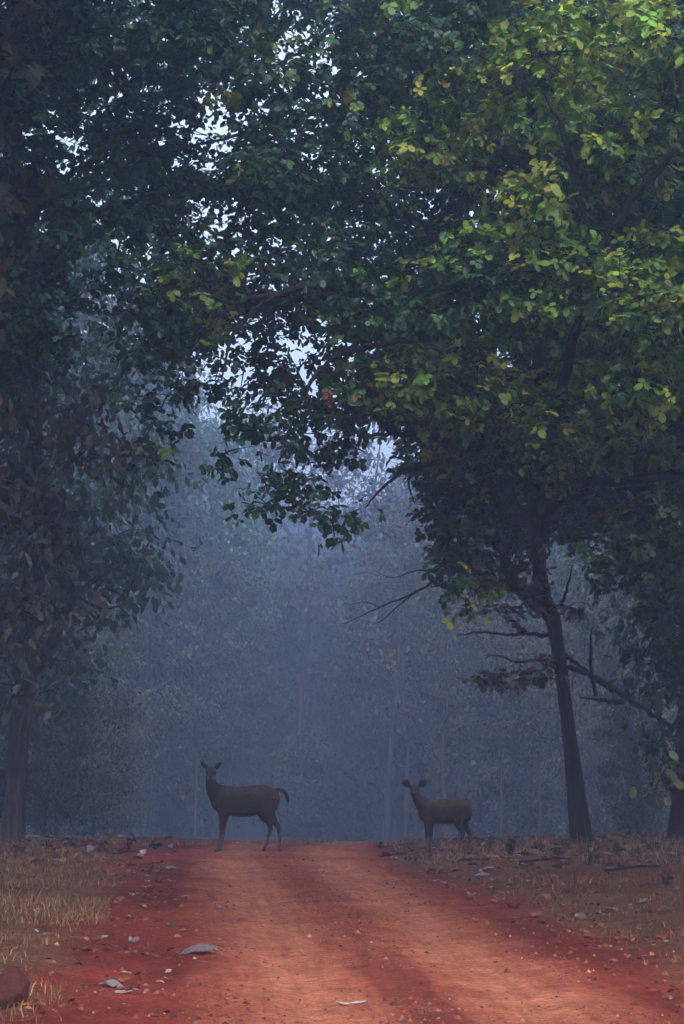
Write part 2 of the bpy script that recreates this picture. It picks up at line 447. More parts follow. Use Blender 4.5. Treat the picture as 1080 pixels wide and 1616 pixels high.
def build_canopy_tree(name, label, base, trunk_pts, trunk_rad, limbs, blobs, leaf_size, bark, leafmat, tri=True, tmpl=LEAF_FULL,
                      sprigs_per_r=15, per_sprig=5, droop=.45, singles=0, group=None, curl=.35, twig_share=.35, spread_r=.2, shell=.55):
    """blobs: list of (centre, radius, palette colours, weights, density)"""
    base = np.asarray(base, float)
    root = bpy.data.objects.new(name, None); COL.objects.link(root); root.location = tuple(base)
    tag(root, label, 'tree', group)
    sk = Skeleton()
    mb = MB(); p, r = flared_trunk(mb, trunk_pts, trunk_rad); sk.add(p[len(p) // 2:], r[len(r) // 2:])
    link('trunk', mb.mesh('trunk', True, base), bark, root)
    for pts, rad in limbs:
        mb = MB(); p, r = smooth_path(pts, rad, 7)
        p = p + np.concatenate([[[0, 0, 0]], rng.normal(0, .018, (len(p) - 1, 3))]) * np.minimum(1, r / .05)[:, None]
        tube(mb, p, r, 9, rough=.05); sk.add(p, r)
        link('limb', mb.mesh('limb', True, base), M_BARK_D if pts[0][2] > 6 else bark, root)  # high limbs take the darker bark, a backlit silhouette put into the colour
    tw = MB(); col = []
    order = sorted(blobs, key=lambda b: np.linalg.norm(sk.nearest(np.asarray(b[0]))[0] - b[0]))
    for c, rad, pal, wts, dens in order:
        c = np.asarray(c, float); q, qr = sk.nearest(c)
        m = (q + c) / 2 + rng.normal(0, .12, 3) * np.linalg.norm(c - q) * .5
        pth, pr = smooth_path([q, m, c, c + unit((c - q)[None])[0] * rad * .5 + np.array([0, 0, -.1])], [min(qr * .7, .06), min(qr * .55, .04), .02, .008], 4)
        tube(tw, pth, pr, 5, cap=False); sk.add(pth[3:], pr[3:])
        n = max(3, int(sprigs_per_r * dens * (rad / .75) ** 2))
        S, d = ball_points(c, rad, n, shell=shell)
        cols = palette(n, pal, wts)
        for s_ in S[rng.random(n) < twig_share]:
            t0 = pth[rng.integers(3, len(pth))]; mm = (t0 + s_) / 2 + rng.normal(0, .06, 3)
            tp, tr = smooth_path([t0, mm, s_], [.014, .009, .004], 2); tube(tw, tp, tr, 3, cap=False)
        sprig_leaves(None, S, d, per_sprig, leaf_size, cols, tri, spread_r, droop, collect=col)
    link('branchwork', tw.mesh('branchwork', True, base), M_BARK_D, root)['kind'] = 'stuff'
    if singles: P, X, N, S_, C = leaf_objects(root, base, col, tmpl, leafmat, singles, name)
    else: P, X, N, S_, C = [np.concatenate(a) for a in zip(*col)]
    fm = MB(); add_leaves(fm, LEAF_MID if tri else tmpl, P, X, N, S_, C, curl)
    link('crown', fm.mesh('crown', False, base), leafmat, root)['kind'] = 'stuff'
    return root, len(P)

GREEN = (.024, .078, .022); DKGREEN = (.012, .045, .018); BLUEGREEN = (.014, .055, .033); YGREEN = (.125, .225, .030); YELLOW = (.29, .33, .038)
LIME = (.055, .13, .026); BROWN = (.13, .065, .04); RUST = (.17, .05, .035); DULL = (.035, .058, .028)
TK_GREY = (.086, .096, .084); TK_GREEN = (.055, .076, .056); TK_BROWN = (.088, .072, .062); TK_RED = (.082, .052, .046); TK_DARK = (.036, .045, .034); TK_YEL = (.20, .18, .065)

def fill_blobs(poly, step, r_px, ylo, yhi, pal_fn, dens, keep=None):
    """an even back layer of smaller leaf clumps, so that the crown closes"""
    xs = [p[0] for p in poly]; ys = [p[1] for p in poly]; out = []
    for gx_ in np.arange(max(min(xs), -60), min(max(xs), 1130), step):
        for gy_ in np.arange(max(min(ys), -60), max(ys), step):
            x, y = gx_ + rng.uniform(-.35, .35) * step, gy_ + rng.uniform(-.35, .35) * step
            if not in_poly(poly, x, y) or (keep and rng.random() > keep(x, y)): continue
            Y = rng.uniform(ylo, yhi); pal, wts = pal_fn(x, y, Y); out.append((at(x, y, Y), rng.uniform(*r_px) / 83., pal, wts, dens))
    return out

def scatter_blobs(poly, n, r_px, ylo, yhi, pal_fn, dens=1.0, dens_fn=None, minsep=.55):
    xs = [p[0] for p in poly]; ys = [p[1] for p in poly]; out = []; tries = 0; acc = []
    while len(out) < n and tries < n * 40:
        tries += 1
        x, y = rng.uniform(min(xs), max(xs)), rng.uniform(min(ys), max(ys))
        if not in_poly(poly, x, y): continue
        rp = rng.uniform(*r_px); Y = rng.uniform(ylo, yhi); c = at(x, y, Y)
        if acc and np.min(np.linalg.norm(np.array(acc) - c, axis=1)) < minsep * rp / 83 * 1.2: continue
        acc.append(c); pal, wts = pal_fn(x, y, Y); out.append((c, rp / 83.0, pal, wts, dens * (dens_fn(x, y) if dens_fn else 1)))
    return out

# ------------------------------------------------------------------ the broad green tree on the right of the road
YELLOW_SPOTS = [(700, 190, 95, 1), (800, 120, 100, 1), (890, 50, 110, 1), (960, 180, 90, 1), (1030, 260, 90, 1), (770, 250, 80, .9), (860, 320, 80, .7), (1040, 60, 90, .8), (715, 620, 80, 1), (800, 585, 90, 1), (870, 640, 70, .8), (670, 650, 50, .8), (1060, 560, 60, .8), (1010, 430, 80, .6), (900, 470, 80, .45), (760, 680, 50, .6), (740, 940, 60, .35), (290, 430, 60, .35), (380, 130, 70, .15), (1050, 720, 60, .35), (330, 360, 40, .35)]
def main_pal(x, y, Y):
    f = 0.0
    for cx_, cy__, r_, k_ in YELLOW_SPOTS: f = max(f, k_ * math.exp(-(((x - cx_) ** 2 + (y - cy__) ** 2) / r_ ** 2) ** 1.5))
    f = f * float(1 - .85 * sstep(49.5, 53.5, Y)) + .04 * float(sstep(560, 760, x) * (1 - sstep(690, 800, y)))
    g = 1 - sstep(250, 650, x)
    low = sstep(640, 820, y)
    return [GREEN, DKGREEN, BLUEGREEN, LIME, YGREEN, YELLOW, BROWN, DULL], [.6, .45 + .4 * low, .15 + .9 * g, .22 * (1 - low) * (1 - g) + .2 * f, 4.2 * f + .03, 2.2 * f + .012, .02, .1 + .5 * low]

POLY_A = [(620, -400), (1480, -400), (1480, 860), (1090, 900), (1020, 830), (900, 800), (800, 880), (745, 930), (715, 930), (715, 800), (680, 730), (690, 660), (610, 620), (590, 560), (610, 300)]
POLY_B = [(150, -420), (620, -420), (610, 300), (590, 560), (620, 640), (560, 660), (490, 640), (440, 660), (400, 640), (430, 560), (380, 520), (310, 560), (260, 600), (225, 560), (190, 470), (230, 350), (130, 230), (120, -100)]
Yb = 49.9
tb = at(920, 1341, Yb); tb[2] = gz(tb[0], tb[1]) - .12
def A(*pp): return [at(x, y, Y) for x, y, Y in pp]
trunk_pts = [tb, at(914, 1290, Yb), at(904, 1200, Yb), at(890, 1090, Yb), at(880, 1020, Yb), at(872, 975, Yb), at(858, 935, Yb), at(850, 850, Yb + .3), at(862, 700, Yb + .8), at(850, 520, Yb + .8), at(870, 300, Yb + .6), at(850, 60, Yb + .8), at(870, -180, Yb + .5)]
trunk_rad = [.185, .17, .145, .125, .125, .155, .14, .13, .14, .12, .1, .07, .04]
limbs = [
    (A((872, 975, Yb), (838, 945, Yb - .3), (806, 908, Yb - .6), (792, 850, Yb - 1), (770, 770, Yb - 1.4), (742, 712, Yb - 1.8), (690, 692, Yb - 2.2), (630, 684, Yb - 2.6), (580, 688, Yb - 3)), [.15, .14, .12, .11, .10, .085, .065, .05, .03]),
    (A((742, 712, Yb - 1.8), (700, 728, Yb - 2), (650, 738, Yb - 2.3), (612, 762, Yb - 2.5), (576, 802, Yb - 2.7)), [.06, .05, .04, .03, .012]),
    (A((650, 738, Yb - 2.3), (645, 765, Yb - 2.4), (655, 795, Yb - 2.5)), [.03, .022, .008]),
    (A((862, 700, Yb + .8), (800, 600, Yb - 1), (700, 520, Yb - 2.5), (600, 470, Yb - 4), (500, 450, Yb - 5), (430, 466, Yb - 5.4), (370, 482, Yb - 5.6), (322, 522, Yb - 5.8)), [.13, .12, .105, .09, .075, .06, .042, .015]),
    (A((430, 466, Yb - 5.4), (395, 495, Yb - 5.5), (366, 532, Yb - 5.6), (350, 600, Yb - 5.7)), [.06, .045, .03, .012]),
    (A((850, 520, Yb + .8), (740, 420, Yb + 1.2), (620, 330, Yb + 1), (490, 302, Yb + .8), (420, 312, Yb + .6), (330, 290, Yb + .2)), [.12, .11, .09, .07, .05, .025]),
    (A((620, 330, Yb + 1), (540, 220, Yb + 1), (480, 150, Yb + .6), (400, 205, Yb + .2), (300, 230, Yb)), [.08, .07, .055, .04, .02]),
    (A((870, 300, Yb + .6), (740, 180, Yb + 1.5), (600, 40, Yb + 2), (450, -60, Yb + 2), (280, -150, Yb + 1.5)), [.1, .09, .07, .05, .02]),
    (A((862, 700, Yb + .8), (900, 560, Yb - 1.2), (930, 420, Yb - 2.5), (900, 250, Yb - 3.4), (850, 120, Yb - 4)), [.12, .1, .085, .06, .025]),
    (A((850, 850, Yb + .3), (900, 770, Yb - 1.5), (990, 760, Yb - 2.5), (1100, 740, Yb - 3)), [.11, .1, .08, .05]),
    (A((930, 420, Yb - 2.5), (1010, 300, Yb - 3), (1130, 180, Yb - 3), (1300, 60, Yb - 2)), [.08, .07, .055, .02]),
    (A((862, 700, Yb + .8), (960, 560, Yb + 2), (1120, 400, Yb + 3), (1330, 280, Yb + 3.5)), [.12, .1, .08, .03]),
    (A((800, 600, Yb), (720, 560, Yb - 2.2), (640, 540, Yb - 3.6), (540, 560, Yb - 4.4), (480, 620, Yb - 4.8), (440, 730, Yb - 5)), [.09, .08, .06, .045, .03, .012]),
    (A((745, 840, Yb + 1), (700, 905, Yb + 2), (655, 935, Yb + 3), (600, 958, Yb + 3.6), (545, 984, Yb + 4)), [.045, .032, .024, .015, .006]),
    (A((655, 935, Yb + 3), (625, 960, Yb + 3.4), (598, 982, Yb + 3.8), (580, 980, Yb + 4)), [.02, .014, .010, .005]),
    (A((600, 958, Yb + 3.6), (575, 950, Yb + 3.8), (548, 955, Yb + 4)), [.013, .009, .004]),
    (A((700, 905, Yb + 2), (660, 900, Yb + 2.6), (620, 912, Yb + 3), (590, 900, Yb + 3.2)), [.022, .016, .010, .004]),
    (A((892, 1052, Yb), (925, 1062, Yb + .2), (962, 1082, Yb + .4), (1000, 1108, Yb + .6), (1050, 1140, Yb + .8), (1100, 1160, Yb + .9)), [.055, .052, .052, .06, .05, .03]),
    (A((888, 1030, Yb), (915, 1052, Yb + .5), (938, 1070, Yb + .8), (958, 1084, Yb + .5)), [.042, .038, .035, .035]),
    (A((915, 1101, Yb + .5), (945, 1104, Yb + .6), (985, 1108, Yb + .6)), [.015, .035, .05]),
    (A((940, 1098, Yb + .6), (934, 1062, Yb + .7), (932, 1020, Yb + .8), (936, 985, Yb + .9)), [.04, .036, .03, .012]),
    (A((874, 1006, Yb), (836, 1000, Yb - .2), (800, 1002, Yb - .4), (760, 998, Yb - .5), (722, 1003, Yb - .6)), [.045, .035, .03, .022, .01]),
    (A((830, 1000, Yb - .2), (815, 985, Yb - .3), (796, 975, Yb - .4)), [.045, .035, .02]),
    (A((880, 1048, Yb), (845, 1042, Yb - .3), (815, 1045, Yb - .5), (790, 1035, Yb - .6), (764, 1034, Yb - .7)), [.04, .03, .025, .018, .008]),
    (A((872, 960, Yb), (888, 950, Yb - .2), (896, 925, Yb - .3), (905, 890, Yb - .4)), [.05, .035, .025, .012]),
]
def densA(x, y): return 1.9 if (x < 1120 and y > -60) else .5
def densB(x, y): return .65 if ((x - 475) / 105) ** 2 + ((y - 545) / 85) ** 2 < 1 else 1.1 if (130 < x < 340 and 40 < y < 330) else (1.3 + .3 * float(sstep(300, 80, y) * sstep(330, 520, x))) if y > -60 else .6
blobs = fill_blobs(POLY_A, 52, (40, 56), 50.5, 55, main_pal, 1.3) + fill_blobs(POLY_B, 56, (36, 50), 49, 54, main_pal, 1.0, lambda x, y: .5 if ((x - 475) / 105) ** 2 + ((y - 545) / 85) ** 2 < 1 else .8)
blobs += scatter_blobs(POLY_A, 240, (48, 80), 43.5, 55.5, main_pal, 1.0, densA) + scatter_blobs(POLY_B, 150, (40, 66), 44.5, 54.5, main_pal, 1.0, densB)
for x, y, r, Y in [(350, 560, 30, 46.5), (385, 585, 28, 46.8), (335, 600, 24, 46.4), (400, 545, 26, 47), (320, 540, 28, 46.8), (232, 715, 17, 46), (240, 668, 26, 46.2), (262, 628, 30, 46.3), (222, 625, 24, 46.4), (285, 600, 30, 46.6), (250, 580, 32, 46.2), (345, 735, 12, 46.4), (362, 712, 26, 46.5), (392, 672, 34, 46.8), (372, 640, 30, 46.6), (440, 690, 34, 46.4),
                   (402, 792, 16, 45.6), (438, 788, 26, 45.5), (475, 800, 24, 45.4), (508, 800, 22, 45.3), (526, 832, 12, 45.2), (546, 815, 10, 45.2), (455, 745, 30, 45.6), (505, 755, 28, 45.5), (420, 750, 18, 45.7), (535, 700, 30, 45.8), (500, 690, 36, 45.6), (480, 640, 36, 45.5), (430, 620, 36, 46),
                   (742, 962, 20, 47.4), (722, 925, 26, 47.5), (760, 925, 26, 47.3), (705, 870, 26, 47.6), (735, 860, 34, 47.5), (700, 810, 28, 47.6), (775, 880, 28, 47.7), (690, 775, 20, 47.8), (800, 850, 28, 48), (700, 905, 22, 47.5),
                   (960, 900, 40, 47), (1010, 880, 44, 47), (1060, 930, 44, 47.2), (1050, 860, 44, 47), (1075, 985, 30, 47.4), (930, 850, 36, 47.2), (880, 830, 34, 47.4), (1030, 960, 26, 47.3), (130, 330, 30, 46.5), (180, 420, 34, 46.5), (150, 460, 36, 46.8)]:
    pal, wts = main_pal(x, y, Y); blobs.append((at(x, y, Y), r / 83., pal, wts, 1.25))
for x, y, r, Y in [(800, 965, 22, 48.9), (790, 1060, 24, 49), (835, 1075, 26, 49.2), (860, 1050, 22, 49.2), (765, 1075, 16, 49), (840, 900, 26, 49), (830, 950, 20, 48.8), (905, 960, 16, 49.4)]:
    blobs.append((at(x, y, Y), r / 83., [TK_BROWN, TK_RED, DULL, BROWN], [1, 1, .8, .8], .7))
main_tree, n1 = build_canopy_tree('broadleaf_tree', 'leaning broad tree with yellow green leaves beside the smaller deer', tb, trunk_pts, trunk_rad, limbs, blobs, .155, M_BARK, M_LEAF,
                  sprigs_per_r=16, per_sprig=6, spread_r=.16, singles=300)

# ------------------------------------------------------------------ dark tree leaning in from the left, its trunk beyond the grass
def dark_pal(x, y, Y): return [BLUEGREEN, DKGREEN, GREEN, LIME, YGREEN], [1.2, 1, .5, .06, .02]
POLY_C = [(-420, -420), (160, -420), (125, -100), (120, 200), (150, 330), (110, 400), (60, 420), (40, 520), (-40, 600), (-420, 560)]
b2 = at(-150, 1345, 47.5); b2[2] = gz(b2[0], b2[1]) - .12
limbs2 = [(A((-140, 760, 47.5), (-80, 600, 47.6), (0, 450, 47.8), (60, 330, 48), (110, 275, 48.2), (180, 240, 48.4)), [.13, .12, .1, .085, .06, .03]),
          (A((-130, 560, 47.4), (-90, 400, 47), (-20, 260, 46.6), (50, 120, 46.4), (90, 20, 46.4)), [.12, .1, .085, .06, .025]),
          (A((-150, 700, 47.5), (-210, 560, 47.8), (-290, 400, 48), (-360, 300, 48)), [.12, .1, .07, .03]),
          (A((-80, 600, 47.6), (0, 560, 47), (50, 540, 46.6), (85, 520, 46.4)), [.08, .06, .04, .015])]
blobs2 = fill_blobs(POLY_C, 60, (38, 52), 48, 52, dark_pal, 1.0, lambda x, y: .8) + fill_blobs([(50, -60), (290, -60), (290, 290), (150, 420), (50, 380)], 54, (34, 46), 47, 52, dark_pal, 1.1, lambda x, y: .72) + scatter_blobs(POLY_C, 110, (44, 72), 44.5, 52.5, dark_pal, 1.0, lambda x, y: (1.6 if y < 260 and x > 60 else 1.6) if x > -60 and y > -60 else .5)
for x, y, r, Y in [(30, 470, 34, 46.5), (60, 430, 30, 46.6), (90, 440, 30, 46.4), (110, 500, 34, 46.2), (80, 520, 30, 46.4), (30, 560, 32, 46.5), (10, 610, 26, 46.6), (120, 545, 24, 46.2)]:
    pal, wts = dark_pal(x, y, Y); blobs2.append((at(x, y, Y), r / 83., pal, wts, 1.0))
build_canopy_tree('dark_broadleaf_tree', 'dark blue green tree leaning in over the dry grass verge', b2, [b2, at(-160, 1150, 47.5), at(-150, 900, 47.5), at(-145, 740, 47.5), at(-130, 540, 47.4), at(-150, 300, 47.6), at(-130, 0, 47.6), at(-150, -250, 47.6)],
                  [.3, .26, .24, .22, .19, .15, .1, .05], limbs2, blobs2, .155, M_BARK_D, M_LEAF, sprigs_per_r=15, per_sprig=6, spread_r=.16)

# ------------------------------------------------------------------ teak with the pale slanting trunk at the left
def teak_pal(x, y, Y):
    red = float(np.exp(-((x - 120) / 110) ** 2 - ((y - 690) / 90) ** 2))
    return [tuple(1.25 * k for k in c_) for c_ in (TK_GREY, TK_GREEN, TK_BROWN, TK_DARK, TK_RED)] + [TK_YEL], [1.3, 1, .2 + .8 * red, .35, .02 + .9 * red, .03]
b3 = at(14, 1338, 50.2); b3[2] = gz(b3[0], b3[1]) - .12
tp3 = [b3, at(20, 1280, 50.2), at(30, 1200, 50.2), at(42, 1120, 50.2), at(50, 1065, 50.2), at(58, 1020, 50.2), at(64, 950, 50.3), at(50, 820, 50.4), at(60, 650, 50.5), at(30, 450, 50.5), at(20, 200, 50.5)]
limbs3 = [(A((50, 1065, 50.2), (72, 1030, 50), (95, 985, 49.8), (120, 940, 49.5), (165, 905, 49), (212, 880, 48.6)), [.12, .11, .09, .07, .045, .015]),
          (A((120, 940, 49.5), (160, 960, 49.2), (195, 950, 49), (213, 905, 48.9)), [.04, .03, .025, .01]),
          (A((58, 1020, 50.2), (20, 960, 50.4), (-40, 880, 50.8)), [.1, .08, .04]),
          (A((60, 800, 50.4), (110, 730, 49.8), (160, 700, 49.2), (200, 740, 48.8)), [.07, .055, .035, .012]),
          (A((60, 700, 50.4), (20, 620, 49.6), (-20, 540, 49)), [.07, .05, .02])]
POLY_D = [(-160, 560), (60, 560), (110, 600), (150, 690), (150, 760), (105, 840), (130, 880), (115, 960), (80, 1010), (60, 1060), (-160, 1200)]
blobs3 = scatter_blobs(POLY_D, 66, (30, 54), 48.5, 56, teak_pal, 1.0)
for x, y, r, Y in [(150, 620, 30, 47.8), (185, 690, 26, 47.6), (195, 760, 20, 47.6), (170, 650, 26, 47.7), (200, 735, 18, 47.6), (140, 985, 26, 48.6), (165, 930, 26, 48.6), (80, 1090, 26, 48.8), (120, 1050, 24, 48.6), (30, 1010, 30, 48.4), (20, 1100, 28, 49)]:
    pal, wts = teak_pal(x, y, Y); blobs3.append((at(x, y, Y), r / 83., pal, wts, 1.0))
build_canopy_tree('teak_tree', 'teak with pale slanting trunk and large dull leaves by the dry grass', b3, tp3, [.19, .175, .15, .12, .11, .10, .09, .08, .07, .05, .03], limbs3, blobs3, .265, M_BARK_G, M_TEAK,
                  tri=False, tmpl=LEAF_TEAK, sprigs_per_r=22, per_sprig=6, droop=.55, singles=160, spread_r=.24, curl=.7)

# brown teak at the left rim, its big dry leaves hanging high over the grass
b4 = at(-190, 1390, 40.0); b4[2] = gz(b4[0], b4[1]) - .12
blobs4 = []
for x, y, r in [(10, 30, 40), (20, 110, 44), (0, 190, 44), (18, 250, 30), (-40, 60, 46), (-50, 160, 46), (-60, 260, 44), (0, 320, 26), (-90, 360, 44), (-20, 430, 26), (-110, 200, 44), (-100, 60, 44), (-40, -60, 46), (10, -90, 44), (-40, 520, 24), (-70, 600, 30), (8, 640, 16), (-30, 760, 26), (-6, 800, 20)]:
    blobs4.append((at(x, y, rng.uniform(39, 41)), r / 103., [TK_BROWN, TK_RED, TK_DARK, TK_GREEN, TK_YEL], [1, .8, .9, .5, .12], 1.0))
build_canopy_tree('brown_teak_tree', 'teak with brown hanging leaves at the edge of the grass', b4, [b4, at(-190, 1100, 40), at(-170, 800, 40.1), at(-140, 500, 40.2), at(-100, 200, 40.2), at(-80, -60, 40.2)], [.2, .18, .16, .13, .1, .05],
                  [(A((-150, 600, 40), (-90, 450, 39.8), (-40, 300, 39.6), (0, 180, 39.5)), [.1, .08, .05, .02]), (A((-180, 900, 40), (-110, 840, 39.8), (-40, 790, 39.6)), [.07, .05, .015])],
                  blobs4, .34, M_BARK_D, M_TEAK, tri=False, tmpl=LEAF_TEAK, sprigs_per_r=14, per_sprig=5, droop=.8, singles=80, spread_r=.24, curl=.6)

# dark tree at the right rim
def rim_pal(x, y, Y): return [DKGREEN, BLUEGREEN, DULL, TK_DARK, TK_YEL], [1, .6, .6, .6, .03]
b5 = at(1078, 1338, 50.6); b5[2] = gz(b5[0], b5[1]) - .12
POLY_E = [(1000, 960), (1090, 900), (1400, 860), (1400, 1180), (1090, 1250), (1050, 1230), (1030, 1180), (1060, 1120), (1000, 1070), (985, 1010)]
blobs5 = scatter_blobs(POLY_E, 46, (28, 50), 47.5, 53, rim_pal, 1.0)
for x, y, r, Y in [(1035, 1190, 20, 48.4), (1050, 1235, 18, 48.4), (1020, 1160, 18, 48.6), (1010, 1090, 26, 48.2), (1050, 1060, 28, 48), (1030, 1010, 28, 48)]:
    pal, wts = rim_pal(x, y, Y); blobs5.append((at(x, y, Y), r / 83., pal, wts, 1.1))
blobs5.append((at(1040, 1235, 48.2), .17, [TK_YEL, TK_GREY], [1, .5], .6)); blobs5.append((at(1058, 1215, 48.2), .15, [TK_YEL, TK_GREY], [1, .5], .6))
build_canopy_tree('shadowy_tree', 'dark trunked tree with low dark foliage beside the leaning tree', b5, [b5, at(1078, 1280, 50.6), at(1084, 1150, 50.6), at(1096, 1000, 50.6), at(1100, 800, 50.6), at(1120, 560, 50.6), at(1110, 300, 50.6)], [.27, .21, .19, .17, .14, .1, .05],
                  [(A((1096, 1000, 50.6), (1060, 960, 50), (1030, 940, 49.4)), [.09, .06, .02]), (A((1088, 1120, 50.6), (1060, 1150, 49.6), (1045, 1200, 48.8)), [.06, .04, .012]), (A((1100, 900, 50.6), (1200, 850, 50), (1300, 860, 49.6)), [.09, .06, .02])],
                  blobs5, .19, M_BARK_D, M_LEAF, tri=False, tmpl=LEAF_FULL, sprigs_per_r=13, per_sprig=8, droop=.5, singles=60)

# ------------------------------------------------------------------ trees of the misty wood beyond the crest: a few kinds, copied
def wood_kind(height, trunk_r, crown_lo, crown_r, leaf, pal, wts, n_blob, per=6, sp=9, tmpl=LEAF_LOW, lean=.05, bare=0):
    """one kind of tree: meshes for trunk, branchwork and crown about its own foot"""
    tp = [np.array([0, 0, -.3])]; hh = np.linspace(0, height * .93, 7)[1:]
    dx, dy = rng.normal(0, lean, 2)
    for h in hh: tp.append(np.array([dx * h + rng.normal(0, .08), dy * h + rng.normal(0, .08), h]))
    tr = np.linspace(trunk_r, trunk_r * .18, 7)
    mb = MB(); path, r = flared_trunk(mb, tp, tr, 10, .25)
    sk = Skeleton(); m = path[:, 2] > height * crown_lo * .7; sk.add(path[m], r[m])
    tw, cr = MB(), MB()
    B = []
    for k in range(n_blob):
        t = rng.uniform(crown_lo, 1.0); prof = math.sin(math.pi * min(1, (1 - t) / (1 - crown_lo) * .75 + .18)) ** .7
        a = rng.uniform(0, 6.283); rr = crown_r * prof * rng.uniform(.25, 1) ** .6
        ctr = np.interp(t * height, path[:, 2], path[:, 0]), np.interp(t * height, path[:, 2], path[:, 1])
        B.append((np.array([ctr[0] + math.cos(a) * rr, ctr[1] + math.sin(a) * rr, t * height]), rng.uniform(.6, 1.15) * crown_r * .33))
    B.sort(key=lambda b: np.linalg.norm(sk.nearest(b[0])[0] - b[0]))
    for c, rad in B:
        q, qr = sk.nearest(c - np.array([0, 0, .5]))
        mm = (q + c) / 2 + rng.normal(0, .1, 3) * np.linalg.norm(c - q)
        pth, pr = smooth_path([q, mm, c, c + rng.normal(0, .5, 3) * rad], [min(qr * .6, .07), min(qr * .5, .045), .022, .008], 3)
        tube(tw, pth, pr, 4, cap=False); sk.add(pth[2:], pr[2:])
        S, d = ball_points(c, rad, sp, .75, .4)
        for s_ in S[:4 + bare]:
            tq, tr2 = smooth_path([c, (c + s_) / 2 + rng.normal(0, .1, 3), s_ + (s_ - c) * .2 * bare], [.018, .012, .005], 2); tube(tw, tq, tr2, 3, cap=False)
        sprig_leaves(cr, S, d, per, leaf, palette(len(S), np.asarray(pal) * np.array([.52, .48, .42]), wts, .2), False, .30, .8, tmpl, .5)
    return mb.mesh('wood_trunk', True), tw.mesh('wood_branchwork', True), cr.mesh('wood_crown')

KINDS = {
    'tall_teak': wood_kind(20, .2, .14, 3.6, .30, [TK_GREY, TK_GREEN, TK_BROWN, TK_DARK], [1, .9, .5, .5], 105, 8, 12),
    'green': wood_kind(18, .22, .18, 3.7, .23, [(.05, .15, .11), (.06, .14, .07), (.07, .18, .13), (.08, .11, .07)], [1, .6, .8, .3], 105, 10, 14),
    'young_teak': wood_kind(13, .12, .07, 3.0, .28, [TK_GREY, TK_BROWN, TK_GREEN, TK_DARK], [1, .7, .8, .5], 84, 8, 11),
    'pole': wood_kind(18, .12, .34, 2.6, .28, [TK_GREY, TK_BROWN, TK_GREEN, TK_DARK], [1, .7, .8, .5], 60, 8, 10, lean=.04),
    'brown': wood_kind(17, .15, .35, 3.0, .26, [TK_BROWN, TK_RED, TK_GREY, DULL], [1, .2, .8, .3], 44, 5, 8, bare=3),
    'shrub': wood_kind(4.6, .05, .08, 1.8, .24, [TK_GREY, TK_BROWN, TK_GREEN, TK_DARK], [1, .6, .8, .8], 34, 8, 10),
    'shade_arch': wood_kind(17, .2, .68, 4.8, .24, [GREEN, DKGREEN, BLUEGREEN], [1, 1, .6], 84, 10, 15, lean=.02),  # high crowns shaped to close overhead out of view and shade the near air
    'bare': wood_kind(15, .13, .3, 2.6, .26, [TK_BROWN, TK_RED], [1, .6], 30, 1, 4, bare=8),
}
WOOD_GROUP = 'trees of the misty wood beyond the crest'
WOOD = {
    'tall_teak': ('tall_teak_tree', 'tall grey leaved teak fading into the mist beyond the crest', M_BARK_W, M_TEAK),
    'green': ('misty_green_tree', 'bushy dark green tree fading into the mist beyond the crest', M_BARK_W, M_LEAF),
    'young_teak': ('young_teak_tree', 'young teak with broad grey brown leaves down to the ground beyond the crest', M_BARK_W, M_TEAK),
    'pole': ('pole_teak_tree', 'slender teak with a bare lower trunk in the mist', M_BARK_W, M_TEAK),
    'brown': ('brown_leaved_tree', 'thin crowned tree with sparse brown leaves in the mist', M_BARK_W, M_TEAK),
    'shrub': ('shrub', 'low grey leaved shrub in the mist under the teaks', M_BARK_W, M_TEAK),
    'shade_arch': ('unseen_shade_tree', 'unseen shade tree added with its high crown arching over the red road', M_BARK_W, M_LEAF),
    'bare': ('bare_tree', 'nearly leafless tree with thin dark branches in the mist', M_BARK_W, M_TEAK),
}
WOOD_LOOK = {'tall_teak': 'tall grey leaved teak', 'green': 'bushy blue green tree', 'young_teak': 'young teak with broad grey brown leaves', 'brown': 'thin crowned tree with sparse brown leaves', 'bare': 'leafless thin branched tree', 'shrub': 'low grey leaved shrub', 'pole': 'slender teak with bare lower trunk'}
def wood(kind, x, y, rot=None, s=1.0, sz=None):
    name, label, bark, lm = WOOD[kind]; t, b, c = KINDS[kind]
    root = bpy.data.objects.new(name, None); COL.objects.link(root)
    root.location = (x, y, gz(x, y)); root.rotation_euler = (0, 0, rng.uniform(0, 6.28) if rot is None else rot); root.scale = (s, s, sz or s)
    tag(root, label, 'shrub' if kind == 'shrub' else 'tree', ('shrubs of the misty wood' if kind == 'shrub' else WOOD_GROUP))
    link('trunk', t, bark, root); o = link('branchwork', b, bark, root); o['kind'] = 'stuff'; o = link('crown', c, lm, root); o['kind'] = 'stuff'
    return root
def wood_px(kind, px, Y, top_py, **k):
    """a tree whose foot stands Y metres off, scaled so that it is as tall as it looks"""
    while True:
        x = (px - 540) / FPX * Y; z0 = gz(x, Y); top = CAM_H + (HORIZON - top_py) / FPX * Y
        if top - z0 < 27 or Y < 75: break
        Y *= .97
    h0 = {'tall_teak': 20, 'green': 18, 'young_teak': 13, 'brown': 17, 'shrub': 4.6, 'bare': 15, 'pole': 18}[kind]
    o = wood(kind, x, Y, s=(top - z0) / h0, **k)
    where = ['rising beyond the golden grass', 'behind the large deer', 'in the gap between the deer', 'behind the smaller deer', 'behind the leaning tree'][int(np.searchsorted([190, 470, 625, 800], px))]
    o['label'] = WOOD_LOOK[kind] + (' deep in the mist ' if Y > 165 else ' ') + where
    return o

